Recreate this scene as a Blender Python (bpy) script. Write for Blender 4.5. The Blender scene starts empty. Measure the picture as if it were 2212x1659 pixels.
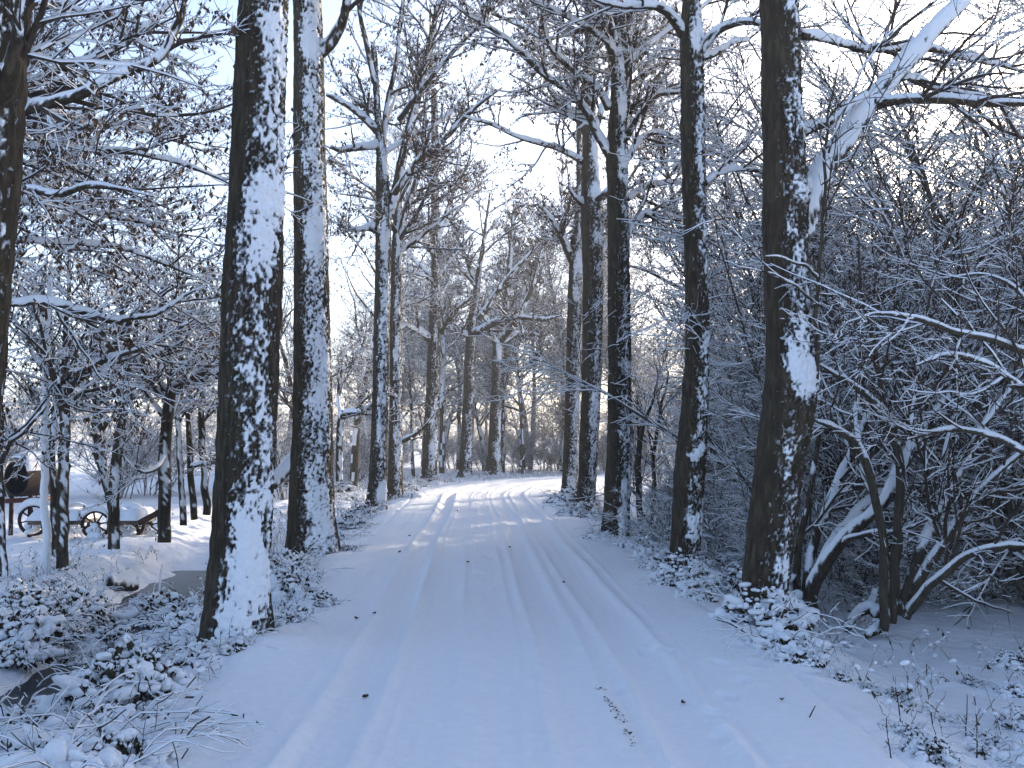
import bpy, math, random
import numpy as np
from mathutils import Vector
R_ = math.radians
SC = bpy.context.scene
COL = SC.collection

# ------------------------------------------------------------------ camera, sky, sun, exposure
CAM_Z, PITCH = 1.6, 3.2
cam_d = bpy.data.cameras.new("camera"); cam = bpy.data.objects.new("camera", cam_d); COL.objects.link(cam)
cam.location = (0, 0, CAM_Z); cam.rotation_euler = (R_(90 + PITCH), 0, 0)
cam_d.sensor_width = 36; cam_d.lens = 36 * 1000 / 1024; cam_d.clip_start = 0.05; cam_d.clip_end = 3000
SC.camera = cam

SUN_AZ, SUN_EL = 39.0, 13.0           # degrees clockwise from the view direction, and height
world = bpy.data.worlds.new("World"); SC.world = world; world.use_nodes = True
wn = world.node_tree; wn.nodes.clear()
sky = wn.nodes.new("ShaderNodeTexSky"); sky.sky_type = 'NISHITA'; sky.sun_disc = False
sky.sun_elevation = R_(SUN_EL); sky.sun_rotation = R_(SUN_AZ)
sky.altitude = 0; sky.air_density = 0.6; sky.dust_density = 1.8; sky.ozone_density = 1.2
bg = wn.nodes.new("ShaderNodeBackground"); bg.inputs[1].default_value = 0.15
wo = wn.nodes.new("ShaderNodeOutputWorld")
wn.links.new(sky.outputs[0], bg.inputs[0]); wn.links.new(bg.outputs[0], wo.inputs[0])
sl = bpy.data.lights.new("sun", 'SUN'); sl.energy = 3.2; sl.angle = R_(0.6); sl.color = (1.0, 0.86, 0.68)
sun = bpy.data.objects.new("sun", sl); COL.objects.link(sun)
_a, _e = R_(SUN_AZ), R_(SUN_EL)
sun.rotation_euler = Vector((math.sin(_a) * math.cos(_e), math.cos(_a) * math.cos(_e), math.sin(_e))).to_track_quat('Z', 'Y').to_euler()
SC.view_settings.view_transform = 'Standard'; SC.view_settings.look = 'None'
SC.view_settings.gamma = 1.0; SC.view_settings.exposure = 1.72
SC.view_settings.use_curve_mapping = False
SC.cycles.max_bounces = 6; SC.cycles.diffuse_bounces = 4; SC.cycles.glossy_bounces = 2
SC.cycles.use_denoising = True

# ------------------------------------------------------------------ helpers
FW = np.array([0, math.cos(R_(PITCH)), math.sin(R_(PITCH))]); UPV = np.array([0, -math.sin(R_(PITCH)), math.cos(R_(PITCH))])
def W(vx, vy, d):
    """a point of the photograph (2212 px wide copy) at a depth of d metres, as a place in the world"""
    rx, ry = (vx - 1106) / 2160, (829.5 - vy) / 2160
    D = FW + UPV * ry + np.array([rx, 0, 0])
    return np.array([0, 0, CAM_Z]) + D * (d / D[1])

def _h(i, j, k, s):
    with np.errstate(over='ignore'):
        h = (i.astype(np.uint32) * np.uint32(374761393) + j.astype(np.uint32) * np.uint32(668265263) + k.astype(np.uint32) * np.uint32(2246822519) + np.uint32(s * 3266489917 & 0xffffffff))
        h = (h ^ (h >> np.uint32(13))) * np.uint32(1274126177)
        h = h ^ (h >> np.uint32(16)); h = h * np.uint32(2654435761); h = h ^ (h >> np.uint32(15))
    return h.astype(np.float64) / 4294967295.0
def vn(x, y, z=None, seed=1):
    """value noise in [0,1]"""
    x = np.asarray(x, float); y = np.asarray(y, float); z = np.zeros_like(x) if z is None else np.asarray(z, float)
    ix, iy, iz = np.floor(x), np.floor(y), np.floor(z)
    fx, fy, fz = x - ix, y - iy, z - iz
    fx, fy, fz = [f * f * (3 - 2 * f) for f in (fx, fy, fz)]
    ix, iy, iz = [a.astype(np.int64) & 0xffffffff for a in (ix, iy, iz)]
    o = 0
    for a in (0, 1):
        for b in (0, 1):
            for c in (0, 1):
                w = (fx if a else 1 - fx) * (fy if b else 1 - fy) * (fz if c else 1 - fz)
                o = o + w * _h(ix + a, iy + b, iz + c, seed)
    return o
def fbm(x, y, z=None, seed=1, n=3):
    o, a, t = 0, 1.0, 0
    for k in range(n):
        f = 2.03 ** k
        o = o + a * vn(np.asarray(x) * f, np.asarray(y) * f, None if z is None else np.asarray(z) * f, seed + k * 7); t += a; a *= .5
    return o / t
def ss(a, b, x):
    t = np.clip((np.asarray(x, float) - a) / (b - a), 0, 1); return t * t * (3 - 2 * t)
def nrm(v):
    return v / np.maximum(np.linalg.norm(v, axis=-1, keepdims=True), 1e-9)

class G:
    """collects quads for ONE mesh"""
    def __init__(s): s.v, s.f, s.m, s.a, s.n = [], [], [], [], 0
    def add(s, V, F, M, A=None):
        V = np.asarray(V, float).reshape(-1, 3); F = np.asarray(F, np.int64).reshape(-1, 4)
        s.v.append(V); s.f.append(F + s.n); s.m.append(np.broadcast_to(np.asarray(M, np.int32), (len(F),))); s.n += len(V)
        if A is not None: s.a.append(A)
    def mesh(s, name, mats, off=(0, 0, 0), smooth=True):
        me = bpy.data.meshes.new(name)
        V = np.concatenate(s.v) - np.asarray(off, float); F = np.concatenate(s.f); M = np.concatenate(s.m)
        nf = len(F)
        me.vertices.add(len(V)); me.vertices.foreach_set('co', V.astype(np.float32).ravel())
        me.loops.add(nf * 4); me.loops.foreach_set('vertex_index', F.astype(np.int32).ravel())
        me.polygons.add(nf); me.polygons.foreach_set('loop_start', np.arange(nf, dtype=np.int32) * 4)
        me.polygons.foreach_set('material_index', M.astype(np.int32))
        me.polygons.foreach_set('use_smooth', np.full(nf, smooth))
        for m in mats: me.materials.append(m)
        if s.a:
            at = me.attributes.new('snow', 'FLOAT', 'POINT'); at.data.foreach_set('value', np.concatenate(s.a).astype(np.float32))
        me.update(calc_edges=True)
        return me
    def build(s, name, mats, parent=None, off=(0, 0, 0), smooth=True):
        if not s.v: return None
        o = bpy.data.objects.new(name, s.mesh(name, mats, off, smooth)); COL.objects.link(o)
        if parent is not None: o.parent = parent
        return o

def tag(o, label=None, cat=None, group=None, kind=None):
    if label: o['label'] = label
    if cat: o['category'] = cat
    if group: o['group'] = group
    if kind: o['kind'] = kind
    return o
def thing(name, label, cat, loc, group=None):
    o = bpy.data.objects.new(name, None); COL.objects.link(o); o.location = loc; o.empty_display_size = .2
    return tag(o, label, cat, group)
def dup(root, loc, rz=0, sc=1, label=None, group=None, rx=0):
    r = root.copy(); COL.objects.link(r); r.location = loc; r.rotation_euler = (rx, 0, rz); r.scale = (sc,) * 3 if not isinstance(sc, tuple) else sc
    if label: r['label'] = label
    if group: r['group'] = group
    for ch in root.children:
        c = ch.copy(); COL.objects.link(c); c.parent = r
        for g in ch.children:
            d = g.copy(); COL.objects.link(d); d.parent = c
    return r

# ------------------------------------------------------------------ materials
def mat(name):
    m = bpy.data.materials.new(name); m.use_nodes = True; nt = m.node_tree
    return m, nt, nt.nodes['Principled BSDF']
def N(nt, t, **kw):
    n = nt.nodes.new(t)
    for k, v in kw.items(): setattr(n, k, v)
    return n
def ramp(nt, stops):
    r = N(nt, 'ShaderNodeValToRGB'); e = r.color_ramp.elements
    e[0].position, e[0].color = stops[0][0], (*stops[0][1], 1); e[1].position, e[1].color = stops[-1][0], (*stops[-1][1], 1)
    for p, c in stops[1:-1]:
        x = e.new(p); x.color = (*c, 1)
    return r
def noise(nt, scale, detail=3, vec=None, rough=.6):
    n = N(nt, 'ShaderNodeTexNoise'); n.inputs['Scale'].default_value = scale; n.inputs['Detail'].default_value = detail; n.inputs['Roughness'].default_value = rough
    if vec is not None: nt.links.new(vec, n.inputs['Vector'])
    return n
def coord(nt, scale=(1, 1, 1)):
    t = N(nt, 'ShaderNodeTexCoord'); mp = N(nt, 'ShaderNodeMapping'); mp.inputs['Scale'].default_value = scale
    nt.links.new(t.outputs['Object'], mp.inputs['Vector']); return mp.outputs[0]
def bump(nt, h, dist, strength=1, nin=None):
    b = N(nt, 'ShaderNodeBump'); b.inputs['Distance'].default_value = dist; b.inputs['Strength'].default_value = strength
    nt.links.new(h, b.inputs['Height'])
    if nin is not None: nt.links.new(nin, b.inputs['Normal'])
    return b.outputs[0]
SNOW_C = (0.86, 0.875, 0.90)
def snow_mat(name, s1=9, d1=.03, s2=70, d2=.006):
    m, nt, p = mat(name); c = coord(nt)
    n1 = noise(nt, s1, 4, c); n2 = noise(nt, s2, 3, c)
    b = bump(nt, n1.outputs[0], d1); b = bump(nt, n2.outputs[0], d2, 1, b)
    nt.links.new(b, p.inputs['Normal'])
    r = ramp(nt, [(.3, (.82, .835, .865)), (.7, (.88, .89, .91))]); nt.links.new(n1.outputs[0], r.inputs[0]); nt.links.new(r.outputs[0], p.inputs['Base Color'])
    p.inputs['Roughness'].default_value = .65; p.inputs['Specular IOR Level'].default_value = .25
    return m
M_ground = snow_mat('ground_snow', 5, .05, 60, .006)
M_road = snow_mat('packed_snow', 14, .012, 110, .004)
M_snow = snow_mat('branch_snow', 25, .01, 120, .003)
def bark_mat(name, cols, sc=(26, 26, 5), dist=.012):
    m, nt, p = mat(name)
    n1 = noise(nt, 1, 5, coord(nt, sc)); n1.inputs['Distortion'].default_value = .4; n2 = noise(nt, 3, 3, coord(nt))
    r = ramp(nt, [(.38, cols[0]), (.52, cols[1]), (.64, cols[2])]); nt.links.new(n1.outputs[0], r.inputs[0])
    mx = N(nt, 'ShaderNodeMix', data_type='RGBA'); mx.inputs['Factor'].default_value = .5
    g = ramp(nt, [(.40, cols[1]), (.65, cols[3])]); nt.links.new(n2.outputs[0], g.inputs[0])
    nt.links.new(r.outputs[0], mx.inputs['A']); nt.links.new(g.outputs[0], mx.inputs['B'])
    nt.links.new(mx.outputs['Result'], p.inputs['Base Color'])
    nt.links.new(bump(nt, n1.outputs[0], dist), p.inputs['Normal'])
    p.inputs['Roughness'].default_value = .9; p.inputs['Specular IOR Level'].default_value = .2
    return m, nt, p, mx
M_limb = bark_mat('limb_bark', [(.026, .021, .016), (.07, .058, .044), (.12, .10, .075), (.075, .072, .040)])[0]
M_twig = bark_mat('twig_bark', [(.026, .020, .017), (.05, .038, .030), (.085, .062, .045), (.06, .042, .03)], (40, 40, 12), .002)[0]
M_stem = bark_mat('hazel_bark', [(.05, .042, .034), (.085, .072, .058), (.12, .10, .08), (.075, .07, .045)], (16, 16, 20), .003)[0]
def trunk_mat(name, cols):
    m, nt, p, mx = bark_mat(name, cols)
    at = N(nt, 'ShaderNodeAttribute', attribute_name='snow')
    n = noise(nt, 75, 6, coord(nt, (1, 1, .85)), .85)
    ad = N(nt, 'ShaderNodeMath', operation='MULTIPLY_ADD'); nt.links.new(n.outputs[0], ad.inputs[0]); ad.inputs[1].default_value = 2.2; nt.links.new(at.outputs['Fac'], ad.inputs[2])
    mr = N(nt, 'ShaderNodeMapRange'); mr.inputs[1].default_value = 1.44; mr.inputs[2].default_value = 1.82; nt.links.new(ad.outputs[0], mr.inputs[0])
    m2 = N(nt, 'ShaderNodeMix', data_type='RGBA'); nt.links.new(mr.outputs[0], m2.inputs['Factor'])
    nt.links.new(mx.outputs['Result'], m2.inputs['A']); m2.inputs['B'].default_value = (*SNOW_C, 1)
    nt.links.new(m2.outputs['Result'], p.inputs['Base Color'])
    old = p.inputs['Normal'].links[0].from_socket
    nt.links.new(bump(nt, mr.outputs[0], .012, 1, old), p.inputs['Normal'])
    return m
M_trunk = trunk_mat('trunk_bark', [(.011, .008, .006), (.043, .031, .021), (.115, .086, .060), (.052, .045, .024)])
M_hazel = trunk_mat('hazel_stem', [(.032, .025, .019), (.065, .051, .038), (.095, .078, .058), (.055, .050, .030)])
def plain(name, c0, c1, sc=20, rough=.8, spec=.3):
    m, nt, p = mat(name); n = noise(nt, sc, 3, coord(nt)); r = ramp(nt, [(.35, c0), (.65, c1)])
    nt.links.new(n.outputs[0], r.inputs[0]); nt.links.new(r.outputs[0], p.inputs['Base Color']); p.inputs['Roughness'].default_value = rough
    p.inputs['Specular IOR Level'].default_value = spec
    return m
M_leaf = plain('withered_leaf', (.045, .026, .016), (.12, .065, .035), 9)
M_bramble = plain('bramble_leaf', (.016, .020, .010), (.055, .040, .022), 14)
M_dry = plain('dry_stalk', (.10, .075, .045), (.20, .15, .09), 12)
M_ice = plain('ditch_ice', (.022, .026, .030), (.05, .056, .062), 4, .4, .3)
M_rust = plain('rusty_iron', (.02, .012, .009), (.05, .024, .016), 14)
M_red = plain('faded_red_paint', (.085, .022, .016), (.14, .035, .024), 10, .6)
M_wood = plain('weathered_wood', (.07, .055, .042), (.15, .12, .09), 9)
M_dark = plain('dark_inside', (.01, .01, .01), (.018, .016, .015), 5)
M_cut = plain('cut_wood', (.30, .19, .09), (.42, .27, .14), 18)

# ------------------------------------------------------------------ terrain
_rp = np.array([(0, -6), (0, 0), (0, 5), (-.18, 12), (-.45, 19), (-.72, 26), (-.72, 31), (.1, 36.5), (2.2, 41), (6, 44.5), (11, 46.8), (20, 49), (40, 52), (70, 55)], float)
def catmull(P, step):
    P = np.asarray(P, float); Q = np.vstack([2 * P[0] - P[1], P, 2 * P[-1] - P[-2]]); out = []
    for i in range(1, len(Q) - 2):
        n = max(2, int(np.linalg.norm(Q[i + 1][:3] - Q[i][:3]) / step)); t = np.linspace(0, 1, n, endpoint=False)[:, None]
        a, b, c, d = Q[i - 1], Q[i], Q[i + 1], Q[i + 2]
        out.append(.5 * (2 * b + (c - a) * t + (2 * a - 5 * b + 4 * c - d) * t * t + (3 * b - a - 3 * c + d) * t ** 3))
    out.append(P[-1:]); return np.vstack(out)
RP = catmull(_rp, .4); RT = nrm(np.gradient(RP, axis=0)); RN = np.stack([RT[:, 1], -RT[:, 0]], 1)   # RN points to the right of travel
def lateral(x, y):
    x = np.asarray(x, float).ravel(); y = np.asarray(y, float).ravel(); u = np.empty_like(x)
    for i in range(0, len(x), 20000):
        dx = x[i:i + 20000, None] - RP[None, :, 0]; dy = y[i:i + 20000, None] - RP[None, :, 1]
        k = np.argmin(dx * dx + dy * dy, 1); j = np.arange(len(k))
        u[i:i + 20000] = np.sign(dx[j, k] * RN[k, 0] + dy[j, k] * RN[k, 1]) * np.sqrt(dx[j, k] ** 2 + dy[j, k] ** 2)
    return u
ICE_Z = -.47
def base_h(x, y, u):
    z = np.zeros_like(x)
    t = -u
    z -= .10 * ss(1.9, 2.7, t)
    xd = np.interp(y, [2, 6, 7.3, 9.5, 12.5, 18, 30], [-3.3, -3.45, -3.55, -3.75, -4.4, -5.4, -8])
    fade = np.interp(y, [0, 13.5, 17, 40], [1, 1, .45, 0])
    z -= .60 * np.exp(-np.abs((x - xd) / .68) ** 2.4) * fade * (u < 0)
    z -= .05 * ss(3, 8, t) * (1 - ss(30, 60, y))
    fr = np.interp(y, [0, 13, 20, 30, 60], [.45, .45, .30, .20, .12])
    z -= fr * ss(1.9, 3.6, u)
    z += .10 * np.exp(-((u - 1.95) / .25) ** 2) * 0
    for bx, by in TREES: z += .10 * np.exp(-(((x - bx - .12) / .55) ** 2 + ((y - by + .2) / .6) ** 2))
    return z
TREES = [(-2.16, 7.9), (-2.84, 14.2), (-3.05, 22.5), (-3.2, 27.5), (-3.2, 39), (-2.1, 45), (-.9, 48), (2.3, 9), (2.05, 11.9), (1.68, 16.2), (1.7, 23.2), (1.7, 29.5)]
def H(x, y, detail=True):
    x = np.asarray(x, float); y = np.asarray(y, float); sh = x.shape; x = x.ravel(); y = y.ravel(); u = lateral(x, y)
    z = base_h(x, y, u)
    if detail:
        off = ss(1.5, 2.6, np.abs(u)); rough = off * (.35 + .65 * ss(2.2, 3.0, -u))
        z += (fbm(x * .9, y * .9, seed=3) - .5) * .16 * off
        z += (fbm(x * 3.1, y * 3.1, seed=5, n=4) - .5) * .10 * rough * (1 + .8 * ss(2.4, 3.2, -u)) + (fbm(x * 9, y * 9, seed=9, n=2) - .5) * .03 * rough
        z += (fbm(x * .5, y * .5, seed=11) - .5) * .04
        far = ss(60, 250, np.hypot(x, y)); z += far * (fbm(x * .012, y * .012, seed=21) - .4) * 5
    return z.reshape(sh)
def h1(x, y): return float(H(np.array([x]), np.array([y]))[0])
def hit(vx, vy):
    """the ground point seen at a place in the photograph"""
    d = np.concatenate([np.arange(3, 20, .05), np.arange(20, 80, .3)])
    P = np.array([W(vx, vy, a) for a in d]); z = H(P[:, 0], P[:, 1])
    k = np.argmax(P[:, 2] < z); p = P[k] if P[k, 2] < z[k] else P[-1]
    return np.array([p[0], p[1], z[k]])
def grid_faces(nr, nc):
    i = np.arange(nr - 1)[:, None] * nc + np.arange(nc - 1)[None, :]
    return np.stack([i, i + 1, i + nc + 1, i + nc], -1).reshape(-1, 4)
prints = []
for (vx, vy) in [(1585, 1395), (1555, 1440), (1598, 1478), (1570, 1515), (1540, 1555), (1562, 1600), (1400, 1410), (1440, 1412), (1330, 1500), (1640, 1440)]:
    p = hit(vx, vy); prints.append((p[0], p[1]))
def dents(x, y):
    z = np.zeros_like(x)
    for k, (a, b) in enumerate(prints):
        ang = .3 * math.sin(k * 2.1); dx = (x - a) * math.cos(ang) + (y - b) * math.sin(ang); dy = -(x - a) * math.sin(ang) + (y - b) * math.cos(ang)
        q = (dx / .055) ** 2 + (dy / .11) ** 2; z -= .03 * np.exp(-q ** 1.5) - .008 * np.exp(-((np.sqrt(q) - 1.5) / .4) ** 2)
    return z
# the ground: one sheet to the horizon, fine near the camera
gx = np.concatenate([-np.geomspace(900, 7.5, 110), np.arange(-7.4, 7.4, .045), np.geomspace(7.5, 900, 110)])
gy = np.concatenate([[-60, -20, -8, -3, 0, 1.5, 2.6], np.geomspace(3.2, 60, 460), np.geomspace(61, 1500, 90)])
X, Y = np.meshgrid(gx, gy); u = lateral(X, Y).reshape(X.shape)
Z = H(X, Y) - .09 * (1 - ss(1.75, 2.05, np.abs(u))) * (Y < 51) + dents(X, Y)
g = G(); g.add(np.stack([X, Y, Z], -1), grid_faces(len(gy), len(gx)), 0)
tag(g.build('ground', [M_ground]), 'snow covered ground, ditch banks and field along the lane', kind='structure')
# the road: packed snow with wheel tracks
def road_rel(u, s):
    z = .02 - .05 * ss(1.8, 2.1, np.abs(u))
    wob0 = vn(s * .25, s * 0 + 2, seed=31) - .5
    for c, w, a in ((-.76, .045, .009), (.13, .05, .008), (.66, .045, .008), (1.22, .05, .008), (-.3, .04, .006), (-1.0, .13, .042), (-.55, .15, .011), (.40, .13, .018), (.92, .15, .022), (-1.42, .10, .006), (-.08, .09, .006)):
        wob = .05 * wob0 + .05 * (vn(s * .16, s * 0 + c * 5, seed=33) - .5)
        q = (u - c - wob * 2) / w
        a = a * (.6 + .8 * vn(s * .22 + c * 9, s * 0 + c, seed=37)); z = z - a * np.exp(-np.abs(q) ** 4) + a * .75 * np.exp(-((np.abs(q) - 1.45) / .32) ** 2) * (.4 + 1.1 * vn(s * 2.2, u * 3, seed=int(100 + c * 50)))
    z += .007 * (vn(u * 55, s * .4, seed=41) - .5) * (np.abs(u) < 1.35)
    ch = np.exp(-((u + .15) / .35) ** 2) * ss(7, 11, s)
    z += ch * .055 * (fbm(u * 5, s * 3.3, seed=43, n=3) - .5)
    ch = np.exp(-((u - .75) / .5) ** 2) * ss(12, 17, s); z += ch * .035 * (fbm(u * 4, s * 3, seed=47) - .5)
    z += .02 * (fbm(u * 2.2, s * .9, seed=45) - .5)
    return z
fine = catmull(_rp[1:], .02); arc = np.concatenate([[0], np.cumsum(np.linalg.norm(np.diff(fine, axis=0), axis=1))])
sv = np.concatenate([np.geomspace(2.5, 60, 640), np.linspace(60.5, arc[-1] - 1, 60)]); uv = np.linspace(-2.14, 2.14, 190)
cx, cy = np.interp(sv, arc, fine[:, 0]), np.interp(sv, arc, fine[:, 1]); tx, ty = np.gradient(cx, sv), np.gradient(cy, sv); tl = np.hypot(tx, ty)
X = cx[:, None] + (ty / tl)[:, None] * uv; Y = cy[:, None] - (tx / tl)[:, None] * uv; U, S = np.meshgrid(uv, sv)
Z = H(X, Y) + road_rel(U, S) + dents(X, Y)
g = G(); g.add(np.stack([X, Y, Z], -1), grid_faces(len(sv), len(uv)), 0)
tag(g.build('road', [M_road]), 'lane of packed snow with wheel tracks bending round the trees', kind='structure')
def road_z(x, y):
    u = lateral([x], [y]); return h1(x, y) + float(road_rel(u, np.array([y]))[0])
# ice in the ditch
yy = np.linspace(3, 16, 60); xc = np.interp(yy, [2, 6, 7.3, 9.5, 12.5, 18, 30], [-3.3, -3.45, -3.55, -3.75, -4.4, -5.4, -8]); ww = np.linspace(-.95, .95, 9)
V = np.stack([xc[:, None] + ww, np.broadcast_to(yy[:, None], (60, 9)), np.full((60, 9), ICE_Z)], -1)
g = G(); g.add(V, grid_faces(60, 9), 0); tag(g.build('ditch_water', [M_ice]), 'grey frozen water in the roadside ditch', kind='structure')

# ------------------------------------------------------------------ tubes, growth
WIND = nrm(np.array([.5, -.86, .0]))
def tubes(g, P, R, K=4, snow=1.0, rng=None, mb=0, ms=1, plaster=.3, thick=.0052, cover=.15):
    P = np.asarray(P, float); R = np.asarray(R, float); B, n, _ = P.shape
    if B == 0: return
    T = nrm(np.gradient(P, axis=1)); S = np.cross(T, [0, 0, 1.0]); L = np.linalg.norm(S, axis=-1, keepdims=True)
    S = np.where(L < .08, np.array([1.0, 0, 0]), S / np.maximum(L, 1e-6))
    for i in range(1, n):   # keep the frame from flipping along a branch
        sg = np.sign(np.sum(S[:, i] * S[:, i - 1], -1, keepdims=True)); sg[sg == 0] = 1; S[:, i] *= sg
    S = nrm(S - T * np.sum(S * T, -1, keepdims=True)); U = np.cross(S, T)
    up = np.sign(U[..., 2:3]); up[up == 0] = 1
    hz = np.sqrt(T[..., 0] ** 2 + T[..., 1] ** 2)
    th = snow * (thick + .75 * R) * np.clip(hz * 1.15 - .12, 0, 1) ** 1.1 * rng.uniform(.55, 1.25, (B, n)) * rng.uniform(.7, 1.15, (B, 1))
    th = np.minimum(th, .085)
    ang = np.arange(K) / K * 2 * np.pi + (0 if K == 4 else np.pi / K)
    c, s_ = np.cos(ang), np.sin(ang)
    sig = s_[None, None, :] * up                        # how much each corner looks up
    hgt = np.clip(sig, 0, 1) ** .7 * th[..., None]
    wid = 1 + np.clip(sig, 0, 1) * 0
    V = P[:, :, None, :] + (R[..., None, None] * (c[None, None, :, None] * S[:, :, None, :] + s_[None, None, :, None] * U[:, :, None, :])) + hgt[..., None] * (U * up)[:, :, None, :]
    b = (np.arange(B) * n * K)[:, None, None] + (np.arange(n - 1) * K)[None, :, None]; k = np.arange(K); k2 = (k + 1) % K
    F = np.stack([b + k, b + k2, b + K + k2, b + K + k], -1)
    sm = (sig + sig[..., k2])[:, :-1] / 2
    tm = th[:, :-1, None]
    lim = cover + (0 if K < 7 else 1) * rng.normal(0, .22, (B, n - 1, K))
    M = np.where((sm > lim) & (tm > .0035), ms, mb)
    ac, as_ = np.cos(ang + np.pi / K), np.sin(ang + np.pi / K)
    fn = ac[None, None, :, None] * S[:, :-1, None, :] + as_[None, None, :, None] * U[:, :-1, None, :]
    M = np.where((fn @ WIND > .45) & (rng.random((B, n - 1, K)) < plaster * snow), ms, M)
    g.add(V.reshape(-1, 3), F.reshape(-1, 4), M.reshape(-1))
def grow(P0, D0, L, R0, nseg, wander, trop, taper, rng, zmin=None):
    B = len(P0); P = np.empty((B, nseg + 1, 3)); R = np.empty((B, nseg + 1)); P[:, 0] = P0; R[:, 0] = R0; D = nrm(D0.copy())
    trop = np.broadcast_to(trop, (B,)) if np.ndim(trop) else np.full(B, trop)
    for i in range(nseg):
        D = D + rng.normal(0, wander, (B, 3)); D[:, 2] += trop; D = nrm(D)
        P[:, i + 1] = P[:, i] + D * (L / nseg)[:, None]; R[:, i + 1] = R0 * (1 - taper * (i + 1) / nseg)
    if zmin is not None: P[..., 2] = np.maximum(P[..., 2], zmin)
    return P, R
def sprout(P, R, rng, dens, t0, t1, a0, a1, l0, l1, rf, rmin, upb=0., flat=1.0, side=None):
    B, n = R.shape; Ln = np.linalg.norm(np.diff(P, axis=1), axis=-1).sum(1)
    cnt = rng.poisson(dens * Ln * (t1 - t0)); idx = np.repeat(np.arange(B), cnt); m = len(idx)
    if m == 0: return np.zeros((0, 3)), np.zeros((0, 3)), np.zeros(0), np.zeros(0)
    t = rng.uniform(t0, t1, m); f = t * (n - 1); i = np.minimum(f.astype(int), n - 2); a = (f - i)[:, None]
    pos = P[idx, i] * (1 - a) + P[idx, i + 1] * a; tan = nrm(P[idx, i + 1] - P[idx, i]); r = R[idx, i] * (1 - a[:, 0]) + R[idx, i + 1] * a[:, 0]
    q = rng.normal(size=(m, 3)); q[:, 2] *= flat; q -= tan * np.sum(q * tan, 1, keepdims=True); q = nrm(q)
    an = np.radians(rng.uniform(a0, a1, m))[:, None]; d = tan * np.cos(an) + q * np.sin(an); d[:, 2] += upb
    return pos, nrm(d), rng.uniform(l0, l1, m) * (1.1 - .55 * t), np.maximum(r * rf, rmin)
def limb(pts, step=.16, wob=.012, rng=None):
    """pts: (vx, vy, depth, width in photo px) -> one smooth polyline with radii"""
    A = np.array([[*W(a, b, c), .5 * w / 2160 * c] for a, b, c, w in pts]); C = catmull(A, step)
    if pts[-1][3] < 14: C[:, 3] *= np.clip((len(C) - np.arange(len(C))) / (.16 * len(C)), .22, 1)
    if rng is not None: C[1:-1, :3] += rng.normal(0, wob, (len(C) - 2, 3))
    return C[None, :, :3], np.maximum(C[None, :, 3], .003)
def limb_mesh(g, P, R, seed, step=.04, K=16, snow=1.0, cov=0.0):
    """one limb as a fine tube whose snow lies where it looks up, with ragged edges; writes the snow attribute"""
    a = np.concatenate([[0], np.cumsum(np.linalg.norm(np.diff(P, axis=0), axis=1))]); n = max(6, int(a[-1] / step)); t = np.linspace(0, a[-1], n)
    P = np.stack([np.interp(t, a, P[:, i]) for i in range(3)], 1); R = np.interp(t, a, R)
    ker = np.hanning(9) / np.hanning(9).sum()
    if n > 12:
        P = np.stack([np.convolve(np.pad(P[:, i], 4, mode='reflect', reflect_type='odd'), ker, 'valid') for i in range(3)], 1)
    T = nrm(np.gradient(P, axis=0)); S = np.empty_like(T); q = np.cross(T[0], [0, 0, 1.0]); S[0] = q / np.linalg.norm(q) if np.linalg.norm(q) > .1 else np.array([1.0, 0, 0])
    for i in range(1, n):
        q = S[i - 1] - T[i] * np.dot(S[i - 1], T[i]); S[i] = q / np.linalg.norm(q)
    U = np.cross(S, T); th = np.arange(K) / K * 2 * np.pi; o = seed * 3.17
    e = np.cos(th)[None, :, None] * S[:, None] + np.sin(th)[None, :, None] * U[:, None]
    X = P[:, None] + e * R[:, None, None]; hz = np.hypot(T[:, 0], T[:, 1])[:, None]; up = e[..., 2]
    q = X * 1.0
    n1 = fbm(q[..., 0] * 9 + o, q[..., 1] * 9, q[..., 2] * 9, seed, 3) - .5; n2 = vn(q[..., 0] * 45 + o, q[..., 1] * 45, q[..., 2] * 45, seed + 5) - .5; n3 = fbm(q[..., 0] * 2.2 + o, q[..., 1] * 2.2, q[..., 2] * 2.2, seed + 6, 2) - .5
    hh = ss(.18, .60, hz)
    m1 = (up + .05) * 2.6 * hh - .35 * (1 - hh) + 1.0 * n1 + .8 * n2 - .12
    m2 = (e @ WIND - .72 + cov) * 1.7 + 1.6 * n3 + .9 * n1 + .9 * n2
    m = np.maximum(ss(0, .35, m1) * (hh > 0), ss(.0, .35, m2)) * (1 if snow > 0 else 0)
    thk = (.010 + .62 * R)[:, None] * snow * hh * np.clip(up, 0, 1) ** .75 * (.75 + .9 * (vn(t * 5 + o, t * 0, seed=seed + 9)[:, None] - .3) + .9 * n1)
    thk = np.minimum(np.maximum(thk, 0), .085) * ss(.2, .8, m)
    V = X + e * (R[:, None, None] * (n1[..., None] * .16 + n2[..., None] * .05)) + np.array([0, 0, 1.0]) * thk[..., None] + e * (m[..., None] * .006)
    i = np.arange(n - 1)[:, None] * K; k = np.arange(K)[None, :]; k2 = np.roll(np.arange(K), -1)[None, :]
    V = np.concatenate([np.repeat(V[:1].mean(1, keepdims=True), K, 1), V, np.repeat(V[-1:].mean(1, keepdims=True), K, 1)]); m = np.concatenate([m[:1] * 0, m, m[-1:] * 0]); i = np.arange(n + 1)[:, None] * K
    g.add(V.reshape(-1, 3), np.stack([i + k, i + k2, i + K + k2, i + K + k], -1).reshape(-1, 4), 0, m.ravel())
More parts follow.
